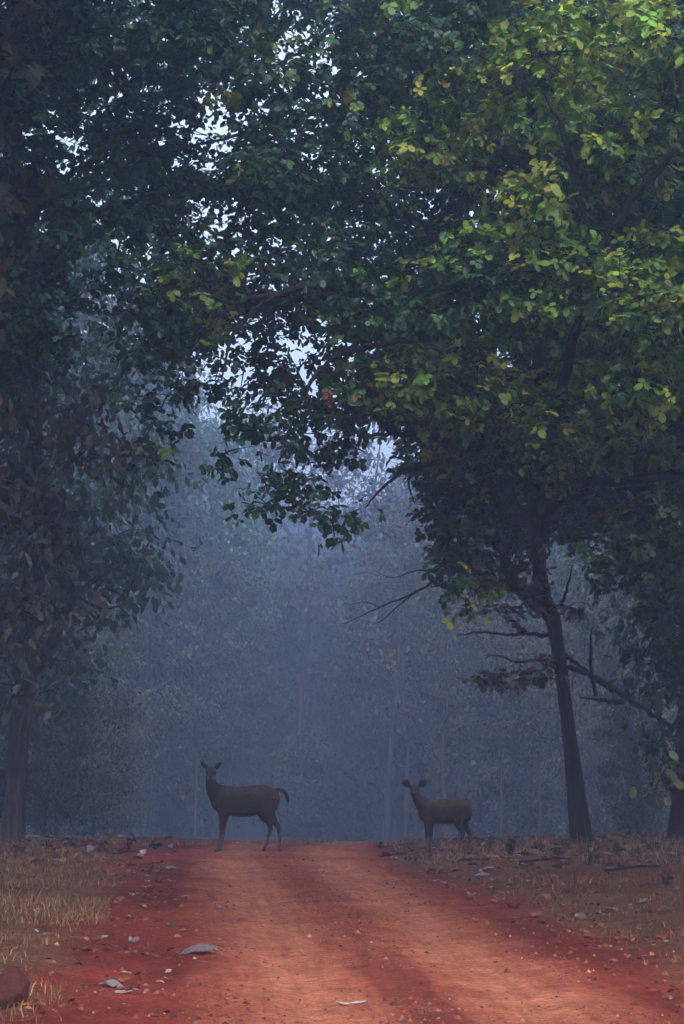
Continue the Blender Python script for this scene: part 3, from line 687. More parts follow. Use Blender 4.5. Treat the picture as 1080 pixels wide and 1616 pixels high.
# right thicket
for px, Y, top in [(760, 112, 920), (690, 126, 890), (850, 116, 890), (960, 104, 930), (1040, 112, 880), (620, 150, 900), (900, 130, 850), (1010, 136, 830), (800, 142, 850), (660, 160, 890), (730, 134, 1000), (1090, 100, 960), (1150, 118, 880), (830, 100, 1080), (950, 94, 1110), (1060, 92, 1080)]:
    wood_px('young_teak', px, Y, top)
# left thicket
for px, Y, top in [(70, 70, 1040), (150, 78, 1030), (-20, 66, 1000), (1010, 70, 1100), (120, 104, 990), (230, 120, 960), (40, 108, 900), (300, 134, 930), (170, 126, 880), (350, 148, 980), (90, 132, 800), (-40, 100, 880), (260, 142, 1000), (400, 160, 1040), (-110, 114, 800), (60, 94, 1080), (180, 100, 1100)]:
    wood_px('young_teak', px, Y, top)
for px, Y, top in [(270, 140, 640), (205, 150, 560), (330, 170, 720), (130, 130, 600), (60, 120, 520), (1000, 146, 560), (1100, 132, 520), (-60, 126, 480), (380, 215, 830), (870, 156, 640)]:
    wood_px('green', px, Y, top)
for px, Y, top in [(350, 200, 700), (460, 270, 800), (545, 290, 820), (610, 250, 780), (250, 185, 600), (700, 185, 700), (140, 165, 420), (30, 150, 330), (780, 178, 640), (430, 240, 850), (660, 215, 760), (860, 172, 560), (960, 164, 480), (1060, 156, 430),
                   (490, 340, 800), (420, 310, 760), (570, 350, 790), (640, 320, 740), (350, 310, 700), (-60, 150, 380), (1160, 150, 420), (720, 270, 720), (290, 270, 650), (530, 385, 800), (460, 375, 790), (600, 395, 780), (390, 390, 760), (200, 240, 560), (820, 250, 640), (920, 260, 600), (510, 205, 960), (540, 190, 1010), (580, 200, 940), (490, 222, 900), (560, 240, 880), (525, 260, 860), (600, 230, 860), (470, 250, 850), (555, 420, 800), (500, 430, 795), (440, 425, 785), (330, 400, 760), (670, 410, 770), (740, 380, 730)]:
    wood_px('tall_teak', px, Y, top)
for px, Y, top in [(95, 84, 900), (130, 92, 840), (240, 104, 880), (310, 118, 860), (365, 132, 900), (420, 150, 930), (480, 172, 900), (550, 160, 930), (600, 136, 900), (655, 122, 870), (725, 104, 880), (790, 98, 900), (850, 92, 860), (975, 86, 840), (1010, 80, 900), (505, 205, 850), (570, 190, 860), (445, 190, 840), (630, 170, 830), (330, 160, 800), (60, 80, 860), (700, 140, 820)]:
    wood_px('pole', px, Y, top)
wood_px('brown', 610, 112, 730); wood_px('brown', 690, 120, 760); wood_px('brown', 560, 160, 640); wood_px('brown', 470, 195, 580); wood_px('brown', 410, 175, 650)
wood_px('bare', 700, 92, 830); wood_px('bare', 640, 104, 880); wood_px('bare', 560, 170, 700); wood_px('bare', 330, 150, 690); wood_px('bare', 490, 185, 1000)
for px, Y, top in [(1170, 58, -150), (26, 62, -60), (1190, 62, -150)]:
    o_ = wood_px('green', px, Y, top); o_['label'] = 'tall green tree just beyond the crest, hidden behind nearer crowns'; o_['group'] = 'tall green trees just beyond the crest'
# unseen trees along both sides of the road, added to shade the near air
for x, Y, k, sc_ in [(-3.6, -26, 'shade_arch', .85), (3.7, -21, 'shade_arch', .85), (-3.6, -17, 'shade_arch', .85), (3.8, -13, 'shade_arch', .85), (-3.6, -9, 'shade_arch', .85), (3.8, -5, 'shade_arch', .85), (-3.6, 0, 'shade_arch', .85), (3.8, 4, 'shade_arch', .85), (-3.7, 9, 'shade_arch', .85), (-4.4, 18, 'shade_arch', .95), (4.4, 20, 'shade_arch', .98), (-5.1, 27, 'shade_arch', 1.15), (5.0, 28, 'shade_arch', 1.15), (-5.4, 35, 'shade_arch', 1.32), (-7.4, 43, 'shade_arch', 1.4),
                     (-8.6, 14, 'green', 1.1), (-9.4, 23, 'tall_teak', 1.0), (-9.8, 31, 'green', 1.15), (-10.6, 38, 'tall_teak', 1.05), (9.0, 16, 'tall_teak', 1.0), (9.6, 25, 'green', 1.1), (10.4, 34, 'green', 1.15), (11, 42, 'green', 1.1), (-13, 46, 'green', 1.1), (13.5, 47, 'green', 1.1), (-14, 27, 'green', 1.15), (15, 28, 'green', 1.15)]:
    o_ = wood(k, x, Y, s=sc_)
    o_['group'] = 'unseen shade trees arching over the road'
    if k != 'shade_arch': o_['label'] = 'unseen roadside tree with a full crown, added for shade on the near side of the crest'; o_['group'] = 'unseen roadside trees added for shade on the near side of the crest'
for k in range(84):
    Y = rng.uniform(110, 250); px = rng.uniform(-60, 1140)
    if k >= 34: Y = rng.uniform(150, 400); px = rng.uniform(430, 660)
    x = (px - 540) / FPX * Y
    o_ = wood('shrub', x, Y, s=rng.uniform(.6, 1.25) * (1.7 if Y > 200 else 1))
    o_['label'] = 'low grey leaved shrub in the mist ' + ['beyond the golden grass', 'behind the large deer', 'in the gap between the deer', 'behind the smaller deer', 'behind the leaning tree'][int(np.searchsorted([190, 470, 625, 800], px))]

# ------------------------------------------------------------------ the deer
def fur_material():
    m, nt, b = new_mat('deer_coat')
    a = nt.nodes.new('ShaderNodeAttribute'); a.attribute_name = 'tint'
    co = nt.nodes.new('ShaderNodeTexCoord'); mp = nt.nodes.new('ShaderNodeMapping'); mp.inputs['Scale'].default_value = (9, 9, 16)
    nt.links.new(co.outputs['Object'], mp.inputs[0])
    n1 = noise(nt, 1.6, 5, .7, mp.outputs[0]); n2 = noise(nt, 5, 3, .5, co.outputs['Object'])
    r1 = ramp(nt, n1.outputs[0], [(.32, (.4, .4, .4)), (.68, (1.7, 1.67, 1.62))]); r2 = ramp(nt, n2.outputs[0], [(.3, (.8, .8, .82)), (.7, (1.2, 1.16, 1.1))])
    c = mixc(nt, mixc(nt, a.outputs['Color'], r1.outputs[0], 1.0, 'MULTIPLY'), r2.outputs[0], 1.0, 'MULTIPLY')
    nt.links.new(c, b.inputs['Base Color']); b.inputs['Roughness'].default_value = .8; b.inputs['Specular IOR Level'].default_value = .2
    b.inputs['Sheen Weight'].default_value = 0.0
    bp = nt.nodes.new('ShaderNodeBump'); bp.inputs['Strength'].default_value = .5; bp.inputs['Distance'].default_value = .015
    nt.links.new(n1.outputs[0], bp.inputs['Height']); nt.links.new(bp.outputs[0], b.inputs['Normal'])
    return m
M_FUR = fur_material()
M_EYE, _nt, _b = new_mat('dark_eye'); _b.inputs['Base Color'].default_value = (.008, .006, .006, 1); _b.inputs['Roughness'].default_value = .08
M_NOSE, _nt, _b = new_mat('dark_nose'); _b.inputs['Base Color'].default_value = (.012, .01, .01, 1); _b.inputs['Roughness'].default_value = .35

def limb_tube(mb, rows, lateral=(0, 1, 0), n=6):
    """rows: (x, y, z, half width across 'lateral', half depth)"""
    R = np.array(rows, float)
    p, a = smooth_path(R[:, :3], R[:, 3], n); _, b = smooth_path(R[:, :3], R[:, 4], n)
    # rounded ends
    tube(mb, p, a, 16, lateral=lateral, rad2=b)

def make_deer(name, label, loc, spec, voxel):
    mb = MB()
    for rows, lat in spec['tubes']: limb_tube(mb, rows, lat)
    tmp = bpy.data.objects.new('tmp', mb.mesh('tmp')); COL.objects.link(tmp)
    md = tmp.modifiers.new('r', 'REMESH'); md.mode = 'VOXEL'; md.voxel_size = voxel
    ms = tmp.modifiers.new('s', 'SMOOTH'); ms.factor = .5; ms.iterations = 4
    dg = bpy.context.evaluated_depsgraph_get()
    me = bpy.data.meshes.new_from_object(tmp.evaluated_get(dg)); me.name = name
    old = tmp.data; bpy.data.objects.remove(tmp); bpy.data.meshes.remove(old)
    n = len(me.vertices); co = np.zeros(n * 3, np.float32); me.vertices.foreach_get('co', co); co = co.reshape(-1, 3)
    col = spec['color'](co)
    for a in list(me.attributes):
        if a.name == 'tint': me.attributes.remove(a)
    at_ = me.attributes.new('tint', 'FLOAT_COLOR', 'POINT')
    at_.data.foreach_set('color', np.concatenate([col, np.ones((n, 1))], 1).astype(np.float32).ravel())
    me.polygons.foreach_set('use_smooth', np.ones(len(me.polygons), bool)); me.materials.clear()
    body = link(name, me, M_FUR, None, loc); tag(body, label, 'deer')
    for ex, ey, ez, er in spec['eyes']:
        e = MB(); limb_tube(e, [(-er * .9, 0, 0, er * .35, er * .3), (-er * .5, 0, 0, er * .85, er * .7), (0, 0, 0, er, er * .85), (er * .5, 0, 0, er * .85, er * .7), (er * .9, 0, 0, er * .35, er * .3)])
        link('eye', e.mesh('eye', True), M_EYE, body, (ex, ey, ez))
    nx, ny, nz, nr = spec['nose']
    e = MB(); limb_tube(e, [(-nr, 0, 0, nr * .3, nr * .3), (-nr * .5, 0, 0, nr * .55, nr * .6), (0, 0, 0, nr * .6, nr * .55), (nr * .5, 0, 0, nr * .55, nr * .6), (nr, 0, 0, nr * .3, nr * .3)])
    link('nose', e.mesh('nose', True), M_NOSE, body, (nx, ny, nz))
    return body

def coat(base, back, pale, dark, P):
    def f(co):
        x, y, z = co.T; n = len(x); c = np.ones((n, 3)) * base
        def mix(col, w):
            nonlocal c; w = np.clip(w, 0, 1)[:, None]; c = c * (1 - w) + np.asarray(col) * w
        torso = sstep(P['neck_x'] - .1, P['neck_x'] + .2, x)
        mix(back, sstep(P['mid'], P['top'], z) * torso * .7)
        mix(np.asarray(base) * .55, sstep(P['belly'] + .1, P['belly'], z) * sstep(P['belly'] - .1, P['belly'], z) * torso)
        mix(pale, sstep(P['knee'] + .04, P['knee'] - .12, z) * .75)
        mix(dark, sstep(.065, .04, z))
        P['extra'](x, y, z, mix)
        return c
    return f

def adult_extra(x, y, z, mix):
    hx = -.675
    mix((.018, .014, .014), sstep(.60, .68, x) * sstep(.75, .85, z))                                    # tail
    mix((.11, .05, .032), np.exp(-((x - .52) / .07) ** 2 - ((z - 1.03) / .14) ** 2) * .4)                # rufous rump
    head = sstep(1.27, 1.31, z) * (y < -.06) * sstep(.2, .12, np.abs(x - hx))
    mix((.055, .045, .040), head * .8)
    mix((.16, .14, .13), head * np.exp(-((z - 1.375) / .04) ** 2) * sstep(.02, .045, np.abs(x - hx)) * .8)   # pale muzzle sides
    mix((.16, .14, .13), head * np.exp(-((z - 1.535) / .018) ** 2 - ((np.abs(x - hx) - .075) / .03) ** 2) * .7)
    mix((.010, .008, .008), head * np.exp(-((z - 1.49) / .028) ** 2 - ((np.abs(x - hx) - .078) / .032) ** 2))   # dark eye patches
    mix((.012, .010, .010), head * np.exp(-((z - 1.335) / .022) ** 2) * (y < -.2))
    ear = sstep(.1, .13, np.abs(x - hx)) * sstep(1.5, 1.56, z)
    mix((.014, .011, .011), ear); mix((.13, .115, .105), ear * sstep(.19, .205, np.abs(x - hx)))
def young_extra(x, y, z, mix):
    hx = -.535
    mix((.016, .013, .013), sstep(.395, .43, x) * sstep(.50, .60, z) * sstep(.09, .05, np.abs(y)))
    head = sstep(1.0, 1.03, z) * (y < -.05) * sstep(.16, .1, np.abs(x - hx))
    mix((.05, .038, .033), head * .6); mix((.16, .14, .125), head * np.exp(-((z - 1.085) / .025) ** 2 - ((np.abs(x - hx) - .035) / .02) ** 2) * (y < -.1) * .8)
    mix((.014, .011, .011), head * sstep(1.09, 1.12, z) * sstep(.03, .05, np.abs(x - hx)) * .8)
    ear = sstep(.085, .10, np.abs(x - hx)) * sstep(1.13, 1.17, z)
    ex = np.abs(x - hx) - .145; ez = z - 1.222
    mix((.05, .04, .036), ear); mix((.006, .008, .009), ear * sstep(.062, .048, np.sqrt(ex ** 2 + ez ** 2)) * (y < .02))

Yl, Xl = (0, 1, 0), (1, 0, 0)
hx = -.675
adult = dict(tubes=[
    ([(-.66, 0, .98, .05, .08), (-.60, 0, .97, .11, .18), (-.50, 0, .965, .165, .262), (-.30, 0, .955, .205, .28), (-.08, 0, .945, .235, .292), (.12, 0, .965, .23, .282), (.32, 0, 1.0, .20, .262), (.46, 0, 1.01, .165, .22), (.55, 0, 1.03, .11, .14), (.595, 0, 1.04, .05, .06)], Yl),
    ([(-.42, 0, .98, .13, .25), (-.55, 0, 1.09, .115, .205), (-.645, 0, 1.20, .095, .135), (-.682, -.005, 1.30, .085, .098), (-.682, -.01, 1.40, .078, .088), (-.675, 0, 1.50, .065, .075)], Yl),
    ([(hx, .07, 1.52, .05, .05), (hx, .02, 1.525, .08, .075), (hx, -.05, 1.505, .104, .085), (hx, -.10, 1.462, .094, .08), (hx, -.15, 1.412, .07, .068), (hx, -.20, 1.372, .054, .056), (hx, -.245, 1.338, .047, .045), (hx, -.268, 1.325, .025, .025)], Xl),
    ([(hx, -.05, 1.40, .05, .06), (hx, -.14, 1.345, .042, .045), (hx, -.225, 1.308, .028, .022)], Xl),
    ([(hx - .06, .02, 1.545, .026, .022), (hx - .10, .0, 1.585, .040, .018), (hx - .145, -.005, 1.62, .044, .016), (hx - .185, -.005, 1.65, .028, .014), (hx - .215, 0, 1.675, .006, .008)], (.64, -.1, .77)),
    ([(hx + .06, .02, 1.545, .026, .022), (hx + .095, .0, 1.585, .042, .018), (hx + .135, -.005, 1.62, .048, .016), (hx + .17, -.005, 1.655, .03, .014), (hx + .195, 0, 1.685, .006, .008)], (-.7, -.1, .7)),
    # front legs
    ([(-.44, -.11, .90, .06, .13), (-.45, -.12, .76, .06, .105), (-.46, -.115, .66, .05, .075), (-.468, -.115, .55, .04, .052), (-.478, -.115, .42, .036, .042), (-.482, -.115, .36, .03, .034), (-.50, -.115, .24, .024, .027), (-.522, -.115, .13, .025, .029), (-.545, -.115, .075, .025, .028), (-.565, -.115, .04, .028, .036), (-.572, -.115, -.01, .03, .042)], Yl),
    ([(-.42, .11, .90, .06, .13), (-.425, .12, .76, .06, .10), (-.43, .115, .66, .05, .07), (-.44, .115, .55, .04, .05), (-.455, .115, .42, .036, .04), (-.46, .115, .36, .03, .034), (-.475, .115, .24, .024, .027), (-.49, .115, .13, .025, .028), (-.51, .115, .075, .025, .027), (-.53, .115, .04, .028, .036), (-.537, .115, -.01, .03, .042)], Yl),
    # hind legs: the near one set back, the far one under the belly
    ([(.42, -.10, 1.02, .09, .17), (.40, -.12, .88, .085, .185), (.395, -.125, .76, .075, .15), (.44, -.12, .66, .058, .10), (.505, -.12, .58, .044, .066), (.56, -.12, .51, .036, .05), (.585, -.12, .46, .032, .045), (.592, -.12, .38, .026, .034), (.60, -.12, .26, .023, .028), (.607, -.12, .14, .025, .03), (.61, -.12, .08, .026, .028), (.602, -.12, .04, .028, .036), (.598, -.12, -.01, .03, .044)], Yl),
    ([(.36, .10, 1.0, .09, .17), (.31, .12, .86, .085, .17), (.295, .125, .75, .075, .135), (.33, .12, .65, .058, .10), (.385, .12, .57, .044, .066), (.42, .12, .50, .036, .05), (.425, .12, .44, .032, .042), (.405, .12, .36, .026, .034), (.37, .12, .24, .023, .028), (.335, .12, .13, .025, .03), (.315, .12, .08, .026, .028), (.30, .12, .04, .028, .036), (.292, .12, -.01, .03, .044)], Yl),
    ([(.50, 0, 1.14, .035, .04), (.58, 0, 1.165, .034, .036), (.655, 0, 1.145, .034, .034), (.715, 0, 1.085, .038, .038), (.745, 0, 1.01, .036, .038), (.755, 0, .945, .022, .026), (.753, 0, .92, .008, .01)], Yl)],
    eyes=[(hx - .078, -.085, 1.495, .017), (hx + .078, -.085, 1.495, .017)], nose=(hx, -.262, 1.338, .027))
adult['color'] = coat((.021, .0165, .016), (.060, .048, .045), (.095, .078, .07), (.022, .018, .017), dict(neck_x=-.5, mid=.95, top=1.2, belly=.68, knee=.42, extra=adult_extra))
hj = -.535
young = dict(tubes=[
    ([(-.435, 0, .77, .04, .06), (-.405, 0, .75, .075, .135), (-.33, 0, .735, .115, .20), (-.15, 0, .735, .15, .216), (.05, 0, .735, .162, .222), (.22, 0, .755, .155, .21), (.33, 0, .755, .135, .19), (.405, 0, .75, .09, .14), (.44, 0, .75, .04, .06)], Yl),
    ([(-.28, 0, .76, .09, .18), (-.385, 0, .85, .08, .145), (-.465, 0, .93, .07, .10), (-.52, -.005, 1.02, .062, .078), (-.538, 0, 1.10, .055, .066), (-.535, 0, 1.15, .045, .05)], Yl),
    ([(hj, .06, 1.13, .04, .04), (hj, .02, 1.135, .065, .055), (hj, -.04, 1.128, .082, .062), (hj, -.09, 1.105, .068, .058), (hj - .004, -.14, 1.082, .046, .046), (hj - .007, -.185, 1.066, .038, .037), (hj - .008, -.212, 1.058, .018, .018)], Xl),
    ([(hj - .055, .02, 1.155, .02, .018), (hj - .085, .005, 1.175, .026, .016), (hj - .12, 0, 1.205, .062, .014), (hj - .16, 0, 1.245, .074, .013), (hj - .19, .0, 1.275, .056, .012), (hj - .21, .0, 1.295, .02, .008)], (.7, 0, .7)),
    ([(hj + .055, .02, 1.155, .02, .018), (hj + .085, .005, 1.175, .026, .016), (hj + .12, 0, 1.205, .062, .014), (hj + .16, 0, 1.245, .074, .013), (hj + .19, .0, 1.275, .056, .012), (hj + .21, .0, 1.295, .02, .008)], (-.7, 0, .7)),
    ([(-.305, -.075, .72, .045, .10), (-.315, -.085, .60, .045, .08), (-.32, -.085, .50, .036, .052), (-.325, -.085, .40, .03, .04), (-.325, -.085, .31, .026, .033), (-.328, -.085, .20, .02, .023), (-.335, -.085, .10, .021, .024), (-.345, -.085, .05, .022, .026), (-.352, -.085, .0, .025, .034)], Yl),
    ([(-.25, .075, .72, .045, .10), (-.25, .085, .60, .045, .08), (-.248, .085, .50, .036, .052), (-.25, .085, .40, .03, .04), (-.252, .085, .31, .026, .033), (-.256, .085, .20, .02, .023), (-.262, .085, .10, .021, .024), (-.272, .085, .05, .022, .026), (-.28, .085, .0, .025, .034)], Yl),
    ([(.28, -.075, .77, .06, .13), (.25, -.085, .65, .06, .125), (.235, -.09, .55, .05, .095), (.262, -.085, .46, .038, .062), (.295, -.085, .40, .03, .044), (.305, -.085, .35, .026, .036), (.292, -.085, .28, .02, .026), (.262, -.085, .18, .019, .022), (.235, -.085, .09, .021, .024), (.222, -.085, .04, .022, .027), (.215, -.085, -.005, .025, .034)], Yl),
    ([(.32, .075, .77, .06, .12), (.315, .085, .65, .06, .11), (.325, .09, .55, .05, .085), (.365, .085, .46, .038, .058), (.41, .085, .39, .03, .044), (.432, .085, .34, .026, .036), (.438, .085, .26, .02, .026), (.445, .085, .17, .019, .022), (.46, .085, .09, .021, .024), (.468, .085, .04, .022, .027), (.468, .085, -.005, .025, .034)], Yl),
    ([(.36, 0, .90, .03, .03), (.415, 0, .865, .038, .034), (.44, 0, .78, .046, .036), (.438, 0, .68, .046, .036), (.418, 0, .60, .03, .03), (.405, 0, .57, .008, .01)], Yl)],
    eyes=[(hj - .062, -.07, 1.125, .014), (hj + .062, -.07, 1.125, .014)], nose=(hj - .007, -.206, 1.064, .024))
young['color'] = coat((.021, .0145, .0135), (.054, .038, .034), (.08, .063, .055), (.02, .016, .015), dict(neck_x=-.4, mid=.74, top=.94, belly=.52, knee=.32, extra=young_extra))

ax, ay = (391.7 - 540) / FPX * 49.3, 49.3
make_deer('deer', 'large brown deer with upright tail standing on the red road', (ax, ay, gz(ax - .1, ay) + .008), adult, .011)
jx, jy = (702 - 540) / FPX * 46.4, 46.4
make_deer('young_deer', 'smaller round eared deer standing in the leaf litter verge', (jx, jy, gz(jx, jy) + .01), young, .0095)

# ------------------------------------------------------------------ dry grass, litter, stones
def blade_field(name, label, n, area_fn, hmin, hmax, cols, wts, width=.006, lean=.35):
    pts = area_fn(n); m = len(pts)
    z = ground_z(pts[:, 0], pts[:, 1]) - .01
    h = rng.uniform(hmin, hmax, m) * rng.uniform(.6, 1, m)
    a = rng.uniform(0, 6.283, m); side = np.stack([np.cos(a), np.sin(a), np.zeros(m)], 1) * width * rng.uniform(.6, 1.4, m)[:, None]
    ln = rng.normal(0, lean, (m, 2)) * h[:, None]
    b = np.column_stack([pts, z]); mid = b + np.column_stack([ln * .35, h * .55]); tip = b + np.column_stack([ln, h * rng.uniform(.75, 1, m)])
    v = np.stack([b - side, b + side, mid + side * .8, mid - side * .8, tip], 1).reshape(-1, 3)
    i = np.arange(m)[:, None] * 5
    mb = MB(); c = palette(m, cols, wts, .25)
    mb.add(v, i + np.array([[0, 1, 2, 3]]), i + np.array([[3, 2, 4]]), np.repeat(c, 5, 0))
    o = link(name, mb.mesh(name), M_DRY); tag(o, label, 'grass', kind='stuff'); return o

def left_grass(n):
    """tussocks on the left verge, thick from the edge of the picture to the red soil"""
    out = []
    y = rng.uniform(18, 46, 520); u = -rng.uniform(2.6, 6.5, 520)
    k = vnoise(u, y, .7, 31) + .25 * sstep(-2.7, -4.0, u) > .48
    k &= ~((np.abs(y - 24.2) < .7) & (u > -3.6))
    y, u = y[k], u[k]
    for yy, uu in zip(y, u):
        m = max(8, int(n / len(y))); r = rng.uniform(.12, .34)
        out.append(np.column_stack([road_c(yy) + uu + rng.normal(0, r, m), yy + rng.normal(0, r * 1.4, m)]))
    p = np.concatenate(out); return p[(p[:, 0] - road_c(p[:, 1])) < -2.45 - .3 * vnoise(p[:, 0], p[:, 1], 1.2, 71)]
def right_grass(n):
    out = []
    y = rng.uniform(19, 44, 420); u = rng.uniform(2.5, 6.5, 420)
    k = vnoise(u, y, .7, 33) > .46; y, u = y[k], u[k]
    for yy, uu in zip(y, u):
        m = max(6, int(n / len(y))); r = rng.uniform(.15, .4)
        out.append(np.column_stack([road_c(yy) + uu + rng.normal(0, r, m), yy + rng.normal(0, r * 1.4, m)]))
    p = np.concatenate(out); return p[(p[:, 0] - road_c(p[:, 1])) > 2.2]
def crest_grass(n):
    x = rng.uniform(-7.5, 8.5, n); y = rng.uniform(41, 53.5, n); u = x - road_c(y)
    k = ((u > 2.1) | ((u < -3.4) & (y < 50))) & (vnoise(x, y, 1.1, 35) > .36)
    return np.column_stack([x, y])[k]
STRAW = (.36, .225, .115); STRAW2 = (.21, .115, .06); REDST = (.26, .10, .05); OLIVE = (.085, .082, .04); GREYST = (.24, .17, .13); DKST = (.10, .055, .04)
blade_field('dry_grass', 'golden dry grass in tussocks on the verge left of the tracks', 30000, left_grass, .04, .17, [STRAW, STRAW2, REDST, OLIVE], [.8, 1, .5, .6], .0035, .4)
blade_field('reddish_grass', 'short reddish dry grass along the stony verge', 8000, right_grass, .04, .14, [STRAW2, REDST, STRAW, DKST], [.6, 1, .1, 1], .0045, .5)
blade_field('withered_grass', 'withered grey brown grass around the trees at the crest', 16000, crest_grass, .08, .30, [DKST, GREYST, REDST, STRAW2], [1, .7, .5, .3], .007, .4)

def crest_tuft(n):
    c = np.array([[-1.15, 53.3], [-.8, 53.8], [-1.5, 53.9], [-4.2, 51.5], [-4.6, 51.2], [-3.9, 52.0], [.95, 52.6], [1.3, 52.9], [-2.9, 52.6]])
    k = rng.integers(0, len(c), n); return c[k] + rng.normal(0, 1, (n, 2)) * np.array([.22, .15])
blade_field('crest_grass', 'pale dry grass tufts standing on the crest behind the large deer', 1500, crest_tuft, .06, .22, [STRAW, STRAW2, GREYST], [1, 1, .6], .006, .5)

def dead_leaf_mesh(col, seed, curlx, curly, fold=0.0):
    """a big dry leaf, curled and wavy, a stalk at its base"""
    r = np.random.default_rng(seed); nx, ny = 9, 7; v = []; 
    for i in range(nx):
        t = i / (nx - 1); w = .34 * math.sin(math.pi * (t * .9 + .06)) ** .75
        for j in range(ny):
            s = (j / (ny - 1)) * 2 - 1
            z = fold * (1 - abs(s)) * w + curly * (s * w) ** 2 * 3.2 + curlx * (t - .45) ** 2 + .035 * math.sin(t * 9 + s * 3 + seed) * abs(s) + r.normal(0, .006)
            v.append((t - .5, s * w * (1 + r.normal(0, .05)), z))
    v = np.array(v); v[:, 2] -= v[:, 2].min()
    i = (np.arange(nx - 1)[:, None] * ny + np.arange(ny - 1)[None])
    q = np.stack([i, i + 1, i + ny + 1, i + ny], -1).reshape(-1, 4)
    mb = MB(); c = np.ones((len(v), 3)) * np.array(col); c[np.arange(nx) * ny + ny // 2] *= 1.25
    mb.add(v, q, None, c)
    st = np.array([[-.5, 0, v[ny // 2, 2]], [-.58, .02, v[ny // 2, 2] * .6], [-.66, .05, .01]]); tube(mb, st, [.012, .01, .008], 4, np.array(col) * .7)
    return mb.mesh('dead_leaf', True)
PALE = (.27, .21, .19); TAN = (.26, .15, .10); GREYL = (.19, .15, .15); RUSTL = (.16, .07, .048); CHALK = (.42, .37, .36)
DL = {k: [dead_leaf_mesh(c, s, cx, cy_) for s, cx, cy_ in ((1, .25, .5), (2, .5, 1.0), (3, -.12, -.25), (4, .8, .3))] for k, c in dict(pale=PALE, tan=TAN, grey=GREYL, rust=RUSTL, chalk=CHALK).items()}
def ground_point(px, py):
    """where the ray through a photo pixel meets the ground"""
    Y = np.arange(14., 58., .02); p0, p1 = at(px, py, 10.), at(px, py, 60.)
    p = p0 + (p1 - p0) * ((Y - 10.) / 50.)[:, None]
    hit = np.nonzero(p[:, 2] <= ground_z(p[:, 0], p[:, 1]))[0]
    p = p[hit[0] if len(hit) else -1]
    return p[0], p[1]
LEAF_GROUP = 'fallen dry leaves along the road'
def fallen(px, py, size_px, tint, var, label, yaw=None, flat=.6, cat='leaf'):
    x, y = ground_point(px, py); s = size_px / (FPX / y)
    o = link('fallen_leaf', DL[tint][var], M_DRY, None, (x, y, gz(x, y) - .004))
    o.scale = (s, s, s * flat); o.rotation_euler = (rng.normal(.1, .14), rng.normal(0, .14), rng.uniform(0, 6.28) if yaw is None else yaw)
    tag(o, label, cat, LEAF_GROUP); return o
DL['tent'] = [dead_leaf_mesh((.13, .11, .12), 8, -.16, .15, .6)]
TENT = fallen(316, 1507, 58, 'tent', 0, 'broad grey dry leaf arched on the red verge, largest fallen leaf', .08, .8)
TENT.rotation_euler[0] = .12; TENT.location[2] += .03
fallen(134, 1556, 36, 'pale', 0, 'pale dry leaf at the foot of the golden grass', .3)
fallen(176, 1559, 42, 'grey', 1, 'grey dry leaf overlapping a smaller pale leaf by the golden grass', -.3)
fallen(196, 1567, 34, 'pale', 3, 'small pale dry leaf tucked under the grey leaf by the grass', -.5)
fallen(554, 1587, 46, 'chalk', 3, 'whitish dry leaf with raised tip on the pale wheel track', .15, .8)
fallen(916, 1452, 24, 'pale', 1, 'pale leaf curled like a cup on the stony verge', .6, 1.1)
fallen(764, 1382, 30, 'grey', 0, 'flat grey leaf in the litter near the smaller deer', .1, .5)
fallen(275, 1371, 26, 'grey', 0, 'flat grey leaf on the red verge near the large deer', .1, .5)
fallen(966, 1438, 30, 'grey', 2, 'ridged grey leaf standing up in the short reddish grass', .9, 1.6)
fallen(212, 1488, 22, 'pale', 1, 'small crumpled pale leaf on the red verge behind the arched grey leaf', .9, 1.3)
fallen(197, 1536, 24, 'pale', 0, 'thin pale leaf on red soil above the overlapping grey leaves', .0, .5)
small = 'small dry leaf lying on the red soil of the verge'
for px, py, s in [(270, 1409, 12), (346, 1433, 16), (270, 1462, 16), (262, 1369, 16), (235, 1383, 14), (271, 1391, 12), (250, 1361, 18), (212, 1375, 10), (232, 1400, 12), (287, 1468, 14), (341, 1369, 9), (370, 1457, 14), (320, 1440, 10), (225, 1347, 14), (180, 1357, 16), (305, 1364, 10), (250, 1350, 12), (350, 1484, 14), (292, 1416, 16), (345, 1500, 10), (248, 1440, 10), (300, 1545, 12), (240, 1556, 10),
                  (672, 1393, 10), (690, 1378, 10), (649, 1377, 10), (720, 1374, 12), (700, 1393, 12), (788, 1419, 22), (835, 1392, 14), (852, 1379, 18), (876, 1384, 12, ), (942, 1396, 14), (976, 1402, 12), (1012, 1400, 12), (1068, 1403, 9), (1015, 1426, 24), (1008, 1413, 14), (828, 1378, 14), (905, 1442, 12), (870, 1430, 12), (850, 1404, 10), (930, 1415, 14), (1040, 1412, 12), (985, 1450, 14), (1030, 1455, 14), (760, 1398, 10), (800, 1400, 10), (1052, 1436, 12), (960, 1378, 12), (690, 1402, 10), (745, 1412, 12)]:
    t = rng.choice(['pale', 'tan', 'chalk', 'grey'], p=[.3, .38, .07, .25]); fallen(px, py, s * 1.25, t, int(rng.integers(4)), small, None, rng.uniform(.5, 1.0))
onroad = 'tiny pale leaf lying on the road near the large deer'
for px, py, s in [(407, 1366, 9), (410, 1358, 8), (447, 1382, 8), (462, 1370, 7), (485, 1429, 10), (516, 1516, 8), (430, 1358, 6), (470, 1390, 6), (385, 1330, 10), (376, 1331, 10)]:
    fallen(px, py, s * 1.2, 'chalk' if s > 7 else 'tan', int(rng.integers(4)), onroad, None, .5)
